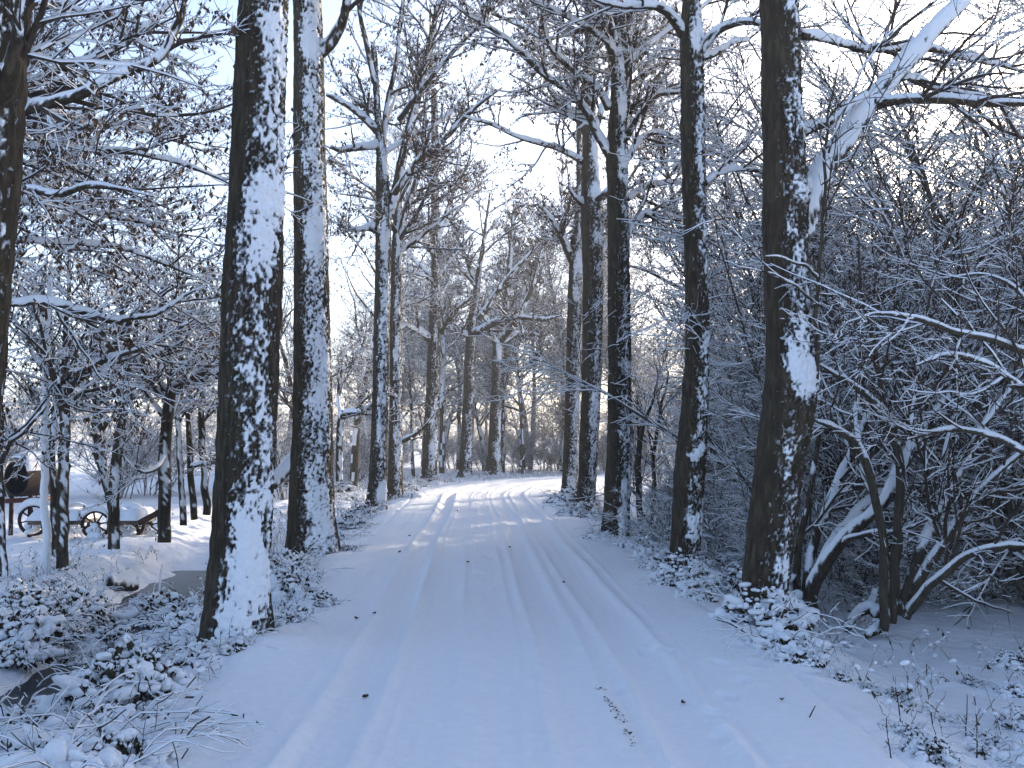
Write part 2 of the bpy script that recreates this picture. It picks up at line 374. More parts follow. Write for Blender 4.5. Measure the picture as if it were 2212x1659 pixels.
def leaves(g, P, rng, count, size=.045, mi=0):
    B, n, _ = P.shape
    if B == 0: return
    b = rng.integers(0, B, count); i = rng.integers(0, n - 1, count); a = rng.random((count, 1)); p = P[b, i] * (1 - a) + P[b, i + 1] * a
    s = size * rng.uniform(.6, 1.3, count)[:, None]; az = rng.uniform(0, 6.28, count); w = np.stack([np.cos(az), np.sin(az), rng.normal(0, .3, count)], 1)
    dn = nrm(np.stack([rng.normal(0, .35, count), rng.normal(0, .35, count), -np.ones(count)], 1)); bend = np.cross(w, dn) * s * .25
    V = np.stack([p, p + dn * s * .5 + w * s * .32 + bend, p + dn * s * 1.05, p + dn * s * .5 - w * s * .32 + bend], 1)
    g.add(V, np.arange(count * 4).reshape(-1, 4), mi)
# a rounded lump of snow: a cube sphere of 54 quads
_c, _cf = [], []
for ax in range(3):
    for sgn in (-1, 1):
        st = len(_c); b_, c_ = (ax + 1) % 3, (ax + 2) % 3
        for i in range(4):
            for j in range(4):
                v = [0, 0, 0]; v[ax] = sgn; v[b_] = math.tan((i / 1.5 - 1) * .7854); v[c_] = math.tan((j / 1.5 - 1) * .7854); _c.append(v)
        for i in range(3):
            for j in range(3):
                q = [st + i * 4 + j, st + (i + 1) * 4 + j, st + (i + 1) * 4 + j + 1, st + i * 4 + j + 1]; _cf.append(q if sgn > 0 else q[::-1])
LUMP_V = nrm(np.array(_c, float)); LUMP_F = np.array(_cf)
_u, _inv = np.unique(np.round(LUMP_V, 4), axis=0, return_inverse=True); LUMP_V = _u; LUMP_F = _inv.ravel()[LUMP_F]
def lumps(g, C, rad, rng, mi=1, flat=.6, jit=.12):
    m = len(C)
    if m == 0: return
    nv = len(LUMP_V); dd = nrm(rng.normal(size=(m, 2, 3))); V = LUMP_V[None] * (1 + rng.normal(0, jit * .25, (m, nv, 1)) + jit * 2.2 * np.clip(np.einsum('vk,mk->mv', LUMP_V, dd[:, 0]), 0, 1)[..., None] ** 2 - jit * 1.2 * np.clip(np.einsum('vk,mk->mv', LUMP_V, dd[:, 1]), 0, 1)[..., None] ** 3); sx = rng.uniform(.62, 1.65, (m, 1)); V = V * np.stack([sx, 1 / sx, flat * rng.uniform(.7, 1.3, (m, 1))], -1); tl = rng.normal(0, .38, (m, 1)); V = np.stack([V[..., 0] * np.cos(tl) - V[..., 2] * np.sin(tl), V[..., 1], V[..., 0] * np.sin(tl) + V[..., 2] * np.cos(tl)], -1)
    az = rng.uniform(0, 6.28, m); ca, sa = np.cos(az)[:, None], np.sin(az)[:, None]
    V = np.stack([V[..., 0] * ca - V[..., 1] * sa, V[..., 0] * sa + V[..., 1] * ca, V[..., 2]], -1) * np.asarray(rad)[:, None, None] + np.asarray(C)[:, None]
    g.add(V.reshape(-1, 3), (LUMP_F[None] + (np.arange(m) * nv)[:, None, None]).reshape(-1, 4), mi)

FINE = [  # density/m, t0, t1, angle lo/hi, length lo/hi, radius factor, least radius, segments, wander, pull upward, sides
    dict(dens=3.8, t0=.12, t1=1, a0=30, a1=65, l0=.7, l1=1.9, rf=.5, rmin=.007, nseg=8, wander=.13, trop=.03, K=5),
    dict(dens=6.5, t0=.08, t1=1, a0=28, a1=62, l0=.3, l1=.85, rf=.55, rmin=.0042, nseg=5, wander=.16, trop=.03, K=4),
    dict(dens=8.5, t0=.1, t1=1, a0=25, a1=60, l0=.12, l1=.36, rf=.6, rmin=.0028, nseg=3, wander=.18, trop=.02, K=4)]
def twigs(g, P0, R0, rng, levels=FINE, snow=1.0, flat=.8, upb=.05, scale=1.0, dmul=1.0, plaster=.3, rmul=1.0, zmin=None):
    """branch a set of limbs down to twigs; returns the last two generations"""
    gens = []
    groups = [(np.asarray(P), np.asarray(R)) for P, R in zip(P0, R0)]
    for lv in levels:
        got = []
        for P, R in groups:
            p, d, L, r = sprout(P, R, rng, lv['dens'] * dmul / scale, lv['t0'], lv['t1'], lv['a0'], lv['a1'], lv['l0'] * scale, lv['l1'] * scale, lv['rf'], lv['rmin'] * rmul, upb, flat)
            got.append((p, d, L, r))
        p, d, L, r = [np.concatenate(x) for x in zip(*got)]
        r = np.minimum(r, .012 * L / .3 * 1.2)
        r = np.maximum(r, lv['rmin'] * rmul)
        P, R = grow(p, d, L, r, lv['nseg'], lv['wander'], lv['trop'], .65, rng, zmin)
        tubes(g, P, R, lv['K'], snow, rng, plaster=plaster * (.3 if lv['K'] > 4 else 1))
        groups = [(P, R)]; gens.append((P, R))
    return gens

# ------------------------------------------------------------------ the avenue trunks
def trunk_mesh(g, edges, d, ztop, rows, K, patches, cover, seed, furrow=.017, tilt_top=None):
    """edges: (vy, x left, x right) from the top down; patches: (vy, half height, strength, side)"""
    E = sorted(edges); pts = []
    for vy, a, b in E[::-1]:
        c = W((a + b) / 2, vy, d); pts.append((c[2], c[0], c[1], (b - a) / 2 / 2160 * d))
    pts = np.array(pts); z0 = pts[0, 0] - .35; z1 = ztop
    zz = np.linspace(z0, z1, rows)
    sl = (pts[-1] - pts[-2]) / max(pts[-1, 0] - pts[-2, 0], .1); sl = np.array([1, sl[1] * .6, sl[2] * .6, -.022])
    top = pts[-1] + sl * max(ztop - pts[-1, 0], .02); top[3] = max(top[3], .3 * pts[-1, 3])
    pts = np.vstack([pts[0] + np.array([-.35, 0, 0, .05]), pts, top]) if ztop > pts[-1, 0] + .02 else np.vstack([pts[0] + np.array([-.35, 0, 0, .05]), pts])
    dense = np.linspace(pts[0, 0], pts[-1, 0], 400)
    sm = lambda v: np.convolve(np.pad(v, 12, mode='edge'), np.hanning(25) / np.hanning(25).sum(), 'valid')
    cx = np.interp(zz, dense, sm(np.interp(dense, pts[:, 0], pts[:, 1]))); cyy = np.interp(zz, dense, sm(np.interp(dense, pts[:, 0], pts[:, 2]))); rr = np.interp(zz, dense, sm(np.interp(dense, pts[:, 0], pts[:, 3])))
    th = np.linspace(0, 2 * np.pi, K, endpoint=False); TH, ZZ = np.meshgrid(th, zz); c, s = np.cos(TH), np.sin(TH)
    r = rr[:, None]; o = seed * 13.7
    # bark: long furrows, and a slow unevenness of the whole stem
    px, py = c * r, s * r
    fur = vn(px * 34 + o, py * 34, ZZ * 5, seed) ; fur = np.abs(fur - .5) * 2
    dr = (fbm(c * 1.3 + o, s * 1.3, ZZ * 1.1, seed + 2) - .5) * .10 * r + furrow * (fur - .5) + .006 * (vn(px * 60, py * 60 + o, ZZ * 22, seed + 4) - .5)
    flare = np.exp(-np.clip(ZZ - pts[1, 0], -.3, 9) / .25); dr += flare * r * .50 * (vn(c * 2.4 + o, s * 2.4, seed=seed + 8) - .3)
    # snow driven against the windward side
    wd = math.atan2(WIND[1], WIND[0]) + (fbm(ZZ * .8, ZZ * 0 + o, seed=seed + 11) - .5) * .8
    a = np.cos(TH - wd)
    pt = np.full_like(a, 0.0)
    for vy, hh, stg, *sd in patches:
        zc = W(E[0][1], vy, d)[2]; hz = hh / 2160 * d; sdv = sd[0] if sd else 0
        pt += .72 * stg * np.exp(-np.abs((ZZ - zc + .05 * np.sin(TH * 3 + seed)) / hz) ** 2.4) * ss(.25, .95, np.cos(TH - wd - sdv))
    m = (a - .82) * 1.75 + cover - .26 + pt + 1.1 * (fbm(c * 2 + o, s * 2, ZZ * 2.3, seed + 13, 2) - .5) + .7 * (vn(px * 30 + o, py * 30, ZZ * 19, seed + 17) - .5) + 1.2 * (vn(px * 62, py * 62 + o, ZZ * 45, seed + 19) - .5) + .35 * (.5 - fur)
    mr_ = m; m = ss(-.05, .40, mr_)
    spk = ss(.73, .80, vn(px * 55 + o, py * 55, ZZ * 34, seed + 23) + .10 * (a - .55)) * ss(.15, .8, a); m = np.maximum(m, spk * .9); soft = np.maximum(ss(-.42, .62, mr_), spk * .62)
    b1 = 1 - np.abs(2 * vn(px * 13, py * 13 + o, ZZ * 13, seed + 29) - 1); b2 = 1 - np.abs(2 * vn(px * 34, py * 34 + o, ZZ * 34, seed + 31) - 1); dr += m * (.006 + (.012 + .030 * np.clip(pt, 0, 1)) * (.6 * b1 + .4 * b2))
    V = np.stack([cx[:, None] + (r + dr) * c, cyy[:, None] + (r + dr) * s, ZZ], -1)
    i = np.arange(rows - 1)[:, None] * K + np.arange(K)[None, :]; k2 = np.roll(np.arange(K), -1)[None, :] + np.arange(rows - 1)[:, None] * K
    F = np.stack([i, k2, k2 + K, i + K], -1).reshape(-1, 4)
    g.add(V.reshape(-1, 3), F, 0, soft.ravel())
    base = np.array([np.interp(pts[1, 0], zz, cx), np.interp(pts[1, 0], zz, cyy), pts[1, 0]])
    return base, (zz, cx, cyy, rr)
LM = [M_limb, M_snow]; TM = [M_twig, M_snow]
def big_tree(name, label, group, edges, d, ztop, rows, K, patches, cover, seed, limbs=(), crown=None, leaf=0, far=1.0, upper=6, zlo=5.5, dm=1.45, bare=()):
    rng = np.random.default_rng(seed); g = G(); base, (zz, cx, cyy, rr) = trunk_mesh(g, edges, d, ztop, rows, K, patches, cover, seed)
    root = thing(name, label, 'tree', tuple(base), group)
    g.build('trunk', [M_trunk], root, base)
    PP, RR = [], []
    for k, pts in enumerate(limbs):
        P, R = limb(pts, .12 if d < 18 else .25, .008, rng); gb = G(); limb_mesh(gb, P[0], R[0], seed * 20 + k, .02 + .002 * d, 20 if d < 14 else 12); gb.build('branch', [M_trunk], root, base)
        if k not in bare: PP.append(P); RR.append(R)
    # limbs grown from the upper stem
    if upper:
        zs = rng.uniform(zlo, ztop - .3, upper); az = rng.uniform(0, 6.28, upper)
        p = np.stack([np.interp(zs, zz, cx), np.interp(zs, zz, cyy), zs], 1); r = np.interp(zs, zz, rr)
        dd = np.stack([np.cos(az), np.sin(az), rng.uniform(.3, 1.1, upper)], 1)
        P, R = grow(p, nrm(dd), rng.uniform(1.8, 3.8, upper) * (1 if d < 20 else 1.25), np.minimum(r * .45, .07), 16, .10, .02, .75, rng)
        PP.append(P); RR.append(R)
        for k in range(upper):
            gb = G(); limb_mesh(gb, P[k], R[k], seed * 30 + k, .03 + .003 * d, 10); gb.build('branch', [M_trunk], root, base)
    if PP:
        gc = G(); gens = twigs(gc, PP, RR, rng, dmul=dm * (1 if d < 20 else .62), rmul=1 + (far - 1) * .3, snow=.95 if d < 20 else .6)
        cr = gc.build('crown', TM, root, base)
        if leaf:
            gv = G(); leaves(gv, gens[-1][0], rng, leaf, .05 + .0006 * d); leaves(gv, gens[-2][0], rng, leaf // 3, .05 + .0006 * d); gv.build('withered_leaves', [M_leaf], cr)
            for o in cr.children: o.location = (-base[0], -base[1], -base[2])
    return root
AV = 'avenue trees along the snowy lane'
big_tree('avenue_tree', 'thick dark trunk with broad snow stripe, standing on the ditch edge beside the lane', AV,
  [(-60, 519, 626), (0, 515, 622), (300, 501, 614), (600, 482, 610), (900, 471, 598), (1200, 455, 581), (1330, 442, 584), (1390, 438, 590)], 7.9, 8.5, 760, 170,
  [(80, 110, .42), (290, 90, .30), (430, 45, .95), (545, 70, .85, -.25), (760, 80, .12), (960, 60, .25), (1120, 80, .5), (1270, 130, .85)], .02, 3, upper=5, zlo=6.6)
big_tree('avenue_tree', 'second trunk of the nearest pair, streaked with snow on its flank', AV,
  [(-60, 633, 693), (0, 632, 694), (100, 634, 700), (350, 634, 704), (600, 635, 711), (900, 634, 719), (1100, 624, 722), (1195, 618, 732)], 14.2, 10.5, 700, 130,
  [(40, 90, .55), (110, 30, .7), (280, 160, .40, .25), (520, 110, .6, .2), (760, 110, .45), (1010, 150, .45), (1150, 40, .5)], .02, 5, upper=6, zlo=7.6,
  limbs=[[(690, 112, 14.2, 34), (715, 95, 14.1, 26), (738, 50, 14, 22), (752, 0, 13.9, 19), (762, -80, 13.8, 14), (770, -180, 13.7, 8)]])
T3 = big_tree('avenue_tree', 'forked mossy trunk with snow collar, first of the close pair by the bend', AV,
  [(80, 800, 812), (250, 808, 824), (330, 812, 836), (460, 811, 846), (600, 810, 843), (900, 803, 838), (1040, 797, 836), (1105, 788, 834)], 22.5, 10.6, 520, 90,
  [(350, 40, .5), (500, 40, .9), (680, 100, .4), (900, 150, .35), (1065, 25, 1.2)], -.08, 7, upper=4, zlo=7.5, leaf=3000, far=1.3,
  limbs=[[(838, 470, 22.5, 24), (856, 410, 22.5, 22), (872, 330, 22.6, 20), (905, 200, 22.7, 17), (930, 90, 22.8, 14), (952, -20, 23, 10), (965, -120, 23, 5)],
         [(822, 500, 22.5, 18), (798, 492, 22.2, 13), (765, 498, 21.9, 10), (730, 485, 21.6, 6)],
         [(846, 430, 22.5, 14), (900, 350, 22, 12), (960, 300, 21.6, 10), (1030, 230, 21.2, 8), (1085, 190, 21, 5)], [(862, 260, 22.6, 12), (930, 170, 22, 10), (1000, 90, 21.5, 8), (1060, 40, 21, 5)],
         [(818, 315, 22.5, 16), (775, 320, 22, 12), (735, 328, 21.6, 9), (715, 318, 21.3, 5)],
         [(815, 285, 22.5, 16), (780, 250, 22.3, 13), (745, 225, 22.1, 11), (705, 205, 21.9, 7)],
         [(810, 180, 22.5, 13), (790, 90, 22.2, 11), (775, 20, 22, 9), (765, -70, 21.8, 6)],
         [(826, 330, 22.5, 15), (836, 230, 22.8, 12), (858, 130, 23, 10), (866, 30, 23.2, 8), (880, -60, 23.4, 5)]])
big_tree('avenue_tree', 'slim dark trunk half hidden behind the forked mossy one, second of the close pair', AV,
  [(300, 868, 880), (440, 852, 868), (540, 845, 870), (700, 842, 866), (900, 841, 869), (1075, 836, 872)], 27.5, 9.5, 400, 80,
  [(520, 50, .7), (800, 120, .4), (970, 60, .6)], -.04, 9, upper=7, zlo=5.5, leaf=2800, far=1.5,
  limbs=[[(852, 540, 27.5, 14), (880, 450, 27.3, 14), (905, 370, 27, 12), (915, 300, 27, 10), (925, 180, 27, 8), (940, 60, 27, 5)],
         [(868, 955, 27.5, 10), (895, 940, 27, 8), (925, 915, 26.5, 6), (945, 885, 26.2, 3)]])
big_tree('avenue_tree', 'tree trunk with speckled bark behind the close pair, where the lane starts to bend', AV,
  [(0, 930, 944), (200, 931, 945), (480, 931, 949), (600, 932, 950), (700, 926, 953), (850, 920, 950), (1032, 910, 944)], 39, 15.5, 400, 64,
  [(640, 40, .3), (900, 60, .3), (985, 40, .5)], -.12, 11, upper=14, zlo=6.5, leaf=3600, far=2.0,
  limbs=[[(930, 735, 39, 17), (905, 715, 38.5, 15), (875, 705, 38, 12), (845, 720, 37.5, 6)], [(950, 720, 39, 10), (985, 670, 38.5, 8), (1020, 640, 38, 5)],
         [(940, 560, 39, 10), (910, 500, 38.5, 8), (880, 470, 38, 5)], [(945, 500, 39, 10), (975, 430, 39, 8), (990, 340, 39, 6), (1000, 250, 39, 4)]])
big_tree('avenue_tree', 'pale frosted trunk at the outside of the bend with one long limb over the lane', AV,
  [(420, 1056, 1060), (560, 1034, 1043), (700, 1008, 1030), (760, 1005, 1028), (900, 998, 1024), (1025, 991, 1019)], 45, 12.8, 380, 60,
  [(960, 60, .4, .6)], -.05, 13, upper=9, zlo=8, leaf=3600, far=2.0,
  limbs=[[(1020, 722, 45, 16), (1050, 708, 44, 14), (1085, 690, 43, 12), (1130, 687, 42, 10), (1180, 690, 41, 7), (1215, 680, 40, 4)], [(1012, 725, 45, 12), (985, 715, 44.5, 10), (950, 702, 44, 7)],
         [(1035, 690, 45, 12), (1075, 630, 44.5, 10), (1120, 575, 44, 8), (1165, 530, 43.5, 5)], [(1028, 620, 45, 10), (1000, 540, 45, 8), (975, 490, 45, 5)]])
big_tree('avenue_tree', 'knobbly frosted trunk with bright snow on one flank, farthest of the avenue trees', AV,
  [(740, 1064, 1085), (800, 1063, 1084), (900, 1058, 1082), (980, 1053, 1081), (1022, 1046, 1084)], 48, 6.6, 300, 60,
  [(960, 80, .6, .8), (760, 20, .6)], -.12, 15, upper=0, leaf=4500, far=2.0,
  limbs=[[(1075, 745, 48, 20), (1090, 690, 48, 14), (1098, 610, 48, 12), (1105, 520, 48, 9), (1110, 430, 48, 6)], [(1072, 742, 48, 18), (1055, 700, 47.5, 12), (1035, 670, 47, 10), (1000, 650, 46.5, 6)],
         [(1078, 742, 48, 18), (1115, 690, 47.5, 12), (1150, 620, 47, 10), (1170, 540, 47, 7)], [(1080, 740, 48, 14), (1125, 720, 48, 10), (1165, 725, 47.5, 6)]])
R1 = big_tree('avenue_tree', 'massive dark trunk with swollen snow pad and one huge slanting limb', AV,
  [(-60, 1640, 1722), (0, 1641, 1725), (280, 1648, 1734), (430, 1648, 1746), (600, 1651, 1744), (760, 1655, 1760), (860, 1650, 1764), (930, 1640, 1752), (1020, 1630, 1735), (1150, 1615, 1717), (1260, 1603, 1705), (1330, 1606, 1695), (1372, 1630, 1692)], 9.0, 8.8, 760, 150,
  [(90, 90, .10, .35), (240, 55, .55, .2), (405, 32, 1.1, .5), (560, 90, .20), (690, 50, .6), (800, 50, 1.5), (900, 30, -.8), (1060, 150, -.05), (1210, 25, .7, -.6)], -.20, 17, upper=4, zlo=7, bare=(0,), dm=.8,
  limbs=[[(1712, 530, 9.1, 60), (1735, 470, 9.15, 60), (1762, 405, 9.3, 52), (1800, 335, 9.4, 44), (1850, 262, 9.5, 41), (1900, 200, 9.55, 39), (1960, 132, 9.6, 37), (2020, 65, 9.65, 33), (2085, -5, 9.7, 28), (2150, -80, 9.8, 22), (2230, -160, 9.9, 12)],
         [(1885, 232, 9.55, 24), (1920, 222, 9.4, 20), (1975, 217, 9.3, 17), (2040, 215, 9.2, 17), (2110, 222, 9.1, 15), (2170, 226, 9, 13), (2260, 222, 8.9, 8)],
         [(1728, 290, 9.1, 24), (1765, 272, 9.15, 20), (1800, 262, 9.2, 14), (1825, 235, 9.25, 11), (1875, 205, 9.5, 9), (1900, 200, 9.55, 6)],
         [(1728, 75, 9.2, 17), (1790, 85, 9.6, 16), (1850, 105, 10, 15), (1920, 107, 10.4, 14), (1985, 102, 10.8, 13), (2060, 120, 11.2, 12), (2150, 138, 11.6, 11), (2240, 165, 12, 6)],
         [(1925, 170, 9.6, 12), (1980, 170, 9.8, 11), (2020, 190, 10, 10), (2080, 200, 10.1, 9), (2130, 210, 10.2, 6)]])
R2 = big_tree('avenue_tree', 'dark straight trunk with a cut branch scar low down and a snowy fork high up', AV,
  [(-40, 1478, 1512), (0, 1474, 1512), (60, 1468, 1515), (110, 1470, 1520), (300, 1470, 1522), (550, 1478, 1528), (750, 1481, 1532), (900, 1470, 1528), (1020, 1456, 1524), (1120, 1452, 1516), (1240, 1446, 1506)], 11.9, 9.5, 620, 120,
  [(75, 45, 1.2), (280, 110, .35, .4), (470, 110, .25, .35), (735, 25, .6), (830, 40, .35), (975, 14, .7), (1000, 16, -.7), (1120, 35, .85, -.35)], -.17, 19, upper=5, zlo=7,
  limbs=[[(1478, 75, 11.9, 26), (1455, 40, 11.8, 20), (1425, 18, 11.7, 15), (1380, 14, 11.6, 13), (1320, 8, 11.5, 12), (1260, -15, 11.4, 9)],
         [(1512, 112, 11.9, 22), (1540, 75, 11.8, 17), (1575, 55, 11.7, 14), (1625, 48, 11.6, 11), (1660, 60, 11.5, 8), (1700, 50, 11.4, 6)],
         [(1512, 125, 11.9, 16), (1540, 120, 12, 12), (1575, 95, 12.2, 10), (1620, 85, 12.5, 8)],
         [(1524, 395, 11.9, 12), (1560, 370, 12.2, 10), (1610, 365, 12.5, 8), (1650, 375, 12.8, 5)],
         [(1515, 720, 11.9, 10), (1500, 690, 11.3, 6), (1488, 668, 11, 4)]])
R3 = big_tree('avenue_tree', 'straight trunk with three tall snowy forks and a long limb reaching over the lane', AV,
  [(60, 1322, 1345), (130, 1318, 1348), (200, 1320, 1352), (330, 1308, 1358), (400, 1311, 1356), (600, 1312, 1360), (800, 1314, 1363), (950, 1311, 1364), (1100, 1304, 1360), (1168, 1300, 1358)], 16.2, 9.0, 560, 110,
  [(150, 60, .9), (225, 30, 1.0), (345, 16, 1.2), (385, 10, .8), (790, 16, .9), (940, 30, .6), (1065, 40, .6), (1125, 28, .8)], -.18, 23, upper=3, zlo=7.6, leaf=5500, far=1.1,
  limbs=[[(1328, 130, 16.2, 24), (1312, 60, 16, 19), (1300, 0, 15.9, 16), (1290, -90, 15.8, 10)], [(1345, 120, 16.2, 22), (1362, 60, 16.3, 18), (1370, 0, 16.4, 15), (1380, -90, 16.5, 9)],
         [(1350, 300, 16.3, 18), (1354, 200, 16.6, 15), (1356, 100, 16.8, 13), (1358, 0, 17, 10)],
         [(1318, 335, 16.2, 24), (1290, 290, 16.1, 19), (1262, 235, 16, 17), (1225, 195, 15.9, 15), (1180, 165, 15.8, 13), (1150, 140, 15.7, 12), (1105, 95, 15.6, 10), (1050, 55, 15.5, 9), (1000, 25, 15.4, 7), (955, -10, 15.3, 4)],
         [(1316, 235, 16.2, 20), (1295, 195, 16.2, 16), (1240, 155, 16.2, 14), (1195, 110, 16.2, 12), (1175, 55, 16.2, 10), (1165, -20, 16.2, 7)],
         [(1352, 300, 16.2, 15), (1380, 250, 16, 12), (1420, 205, 15.8, 10), (1470, 200, 15.6, 8), (1510, 190, 15.4, 4)],
         [(1354, 345, 16.2, 15), (1385, 300, 16.3, 12), (1430, 285, 16.4, 9), (1475, 320, 16.5, 6)],
         [(1352, 520, 16.2, 13), (1370, 480, 16.3, 12), (1392, 462, 16.4, 11), (1430, 467, 16.5, 6)],
         [(1356, 430, 16.2, 12), (1392, 405, 16.6, 11), (1450, 395, 17, 9), (1520, 400, 17.4, 6)]])
R4 = big_tree('avenue_tree', 'trunk with a flat snow covered branch collar halfway up and a warm brown sunlit edge', AV,
  [(0, 1262, 1284), (100, 1262, 1284), (300, 1258, 1288), (410, 1255, 1298), (440, 1253, 1302), (600, 1258, 1304), (800, 1258, 1300), (1000, 1250, 1290), (1110, 1245, 1284)], 23.2, 12.5, 480, 90,
  [(320, 60, .7, .5), (420, 20, 1.4), (445, 8, -.5), (520, 20, .4), (870, 60, .4, .4)], -.08, 29, upper=5, zlo=7.5, leaf=4500, far=1.3,
  limbs=[[(1262, 440, 23.2, 18), (1240, 425, 22.8, 9), (1228, 400, 22.6, 5)], [(1290, 430, 23, 17), (1315, 415, 22.6, 12), (1330, 408, 22.4, 7)],
         [(1270, 300, 23.2, 19), (1245, 250, 23.3, 15), (1205, 220, 23.4, 12), (1180, 170, 23.5, 11), (1176, 90, 23.6, 9), (1168, 0, 23.7, 7)],
         [(1260, 350, 23.2, 14), (1200, 320, 22.6, 11), (1130, 300, 22, 9), (1060, 270, 21.5, 7), (1000, 250, 21, 4)], [(1264, 180, 23.2, 13), (1190, 100, 22.8, 10), (1110, 50, 22.4, 8), (1040, 20, 22, 5)],
         [(1285, 280, 23.2, 16), (1310, 200, 23.5, 12), (1320, 110, 23.8, 9)], [(1292, 550, 23.2, 14), (1340, 500, 24, 13), (1395, 470, 24.6, 11), (1430, 440, 25, 6)]])
big_tree('avenue_tree', 'frosted trunk ending in a knot below branch level, behind the one with flat collar', AV,
  [(555, 1230, 1262), (640, 1226, 1258), (800, 1222, 1254), (950, 1218, 1250), (1070, 1212, 1246)], 29.5, 7.6, 360, 80,
  [(570, 25, .9), (860, 90, .6, .6), (1000, 60, .3)], -.05, 31, upper=4, zlo=6.8, leaf=4000, far=1.5,
  limbs=[[(1242, 560, 29.5, 26), (1250, 480, 29.6, 18), (1252, 380, 29.8, 15), (1250, 250, 30, 12), (1246, 120, 30.2, 8)], [(1236, 562, 29.5, 20), (1215, 520, 29.2, 13), (1190, 470, 29, 10), (1160, 440, 28.8, 6)]])
L0 = big_tree('avenue_tree', 'dark tree leaning in at the picture edge with a curved snow topped branch', AV,
  [(-60, -62, 74), (0, -70, 63), (200, -84, 52), (400, -100, 40), (600, -112, 20), (780, -128, 2), (1000, -146, -14), (1400, -165, -25), (1750, -178, -28)], 5.6, 6.5, 420, 130,
  [(60, 70, .4), (330, 60, .2), (480, 40, .2)], -.28, 37, upper=0, zlo=4.9,
  limbs=[[(-70, 260, 5.0, 60), (-20, 232, 4.85, 52), (8, 200, 4.75, 44), (30, 140, 4.7, 36), (42, 70, 4.65, 31), (50, 0, 4.6, 27), (54, -90, 4.55, 18)]])

# ------------------------------------------------------------------ small trees with drawn stems (alders by the ditch, hazels on the other side)
def stem_tree(name, label, cat, group, stems, seed, base=None, K=10, dm=1.0, leaf=0, mats=None, levels=FINE, far=1.0, snow=1.0, crown_from=.35, plaster=.35, scale=1.0, upb=.05, cov=-.1, wmul=1.0):
    """stems: list of lists of (vx, vy, depth, width px); each one a limb of the same tree"""
    rng = np.random.default_rng(seed); mats = mats or [M_hazel]
    L = [limb([(a, b_, c, w * wmul) for a, b_, c, w in s], .14, .012, rng) for s in stems]
    b = L[0][0][0, 0].copy() if base is None else np.asarray(base, float)
    root = thing(name, label, cat, tuple(b), group); PP, RR = [], []
    for k, (P, R) in enumerate(L):
        g = G(); dd = s_d = float(P[0, 0, 1]); limb_mesh(g, P[0], R[0], seed * 10 + k, .02 + .0022 * dd, 14, snow, cov)
        g.build('trunk' if k == 0 else 'branch', mats, root, b)
        n = P.shape[1]; j = int(n * crown_from) if k == 0 else int(n * .12); j = min(j, n - 3)
        if n - j >= 3: PP.append(P[:, j:]); RR.append(R[:, j:])
    gc = G(); gens = twigs(gc, PP, RR, rng, levels, snow, dmul=dm, rmul=far, scale=scale, upb=upb, zmin=None)
    c = gc.build('crown', TM, root, b)
    if leaf:
        gv = G(); leaves(gv, gens[-1][0], rng, leaf, .05); leaves(gv, gens[-2][0], rng, leaf // 2, .05); o = gv.build('withered_leaves', [M_leaf], c, b)
    return root
AL = 'slim alders on the far bank of the ditch'
def al(label, stems, seed, **k):
    k.setdefault('dm', 1.25); k.setdefault('leaf', 500); return stem_tree('alder', label, 'tree', AL, stems, seed, mats=[M_trunk], **k)
al('slender stem plastered white along its length, in front of the old wheels', [[(101, 1232, 13.2, 17), (98, 1100, 13.2, 16), (97, 950, 13.2, 15), (99, 800, 13.2, 14), (104, 690, 13.2, 12), (110, 600, 13.2, 9), (118, 520, 13.2, 6)],
   [(99, 860, 13.2, 10), (130, 820, 12.8, 8), (175, 800, 12.4, 6)], [(104, 720, 13.2, 9), (75, 660, 13, 7), (40, 620, 12.8, 5)]], 101, cov=.55, snow=1.2)
al('dark alder with a thick low limb rising towards the lane, beside the slender white stem', [[(134, 1232, 13.2, 25), (134, 1100, 13.2, 24), (138, 960, 13.2, 23), (142, 880, 13.2, 22), (150, 835, 13.2, 22), (195, 800, 13, 19), (235, 765, 12.9, 17), (272, 712, 12.8, 15), (300, 670, 12.7, 10), (345, 640, 12.6, 7), (390, 600, 12.5, 4)],
   [(142, 870, 13.2, 15), (140, 780, 13.4, 12), (145, 690, 13.6, 10), (150, 560, 13.8, 7), (152, 450, 14, 4)], [(225, 775, 12.9, 10), (300, 760, 12.6, 8), (370, 720, 12.3, 6), (420, 690, 12, 4)]], 102)
al('double stemmed alder behind the others, its trunk partly hidden', [[(120, 1200, 14.2, 16), (117, 1100, 14.2, 15), (112, 980, 14.2, 14), (120, 880, 14.3, 12), (140, 800, 14.4, 9), (150, 700, 14.5, 6)], [(115, 960, 14.2, 9), (90, 880, 14.4, 7), (60, 820, 14.6, 5)]], 103)
al('alder forked at the foot, straight tall stem with three snow knots', [[(246, 1186, 14.6, 25), (244, 1110, 14.6, 24), (249, 1020, 14.6, 23), (258, 930, 14.6, 21), (270, 850, 14.6, 19), (279, 790, 14.6, 16), (290, 740, 14.7, 12), (300, 660, 14.8, 8), (320, 560, 14.9, 5)],
   [(243, 1098, 14.7, 20), (230, 1040, 14.8, 19), (214, 985, 14.9, 18), (209, 900, 15, 17), (209, 820, 15, 14), (205, 760, 15.1, 11), (190, 690, 15.2, 8), (175, 600, 15.3, 5)],
   [(281, 785, 14.6, 12), (320, 772, 14.4, 10), (365, 755, 14.2, 8), (400, 735, 14, 5)], [(212, 940, 15, 8), (228, 920, 14.8, 8), (232, 900, 14.7, 5)]], 104)
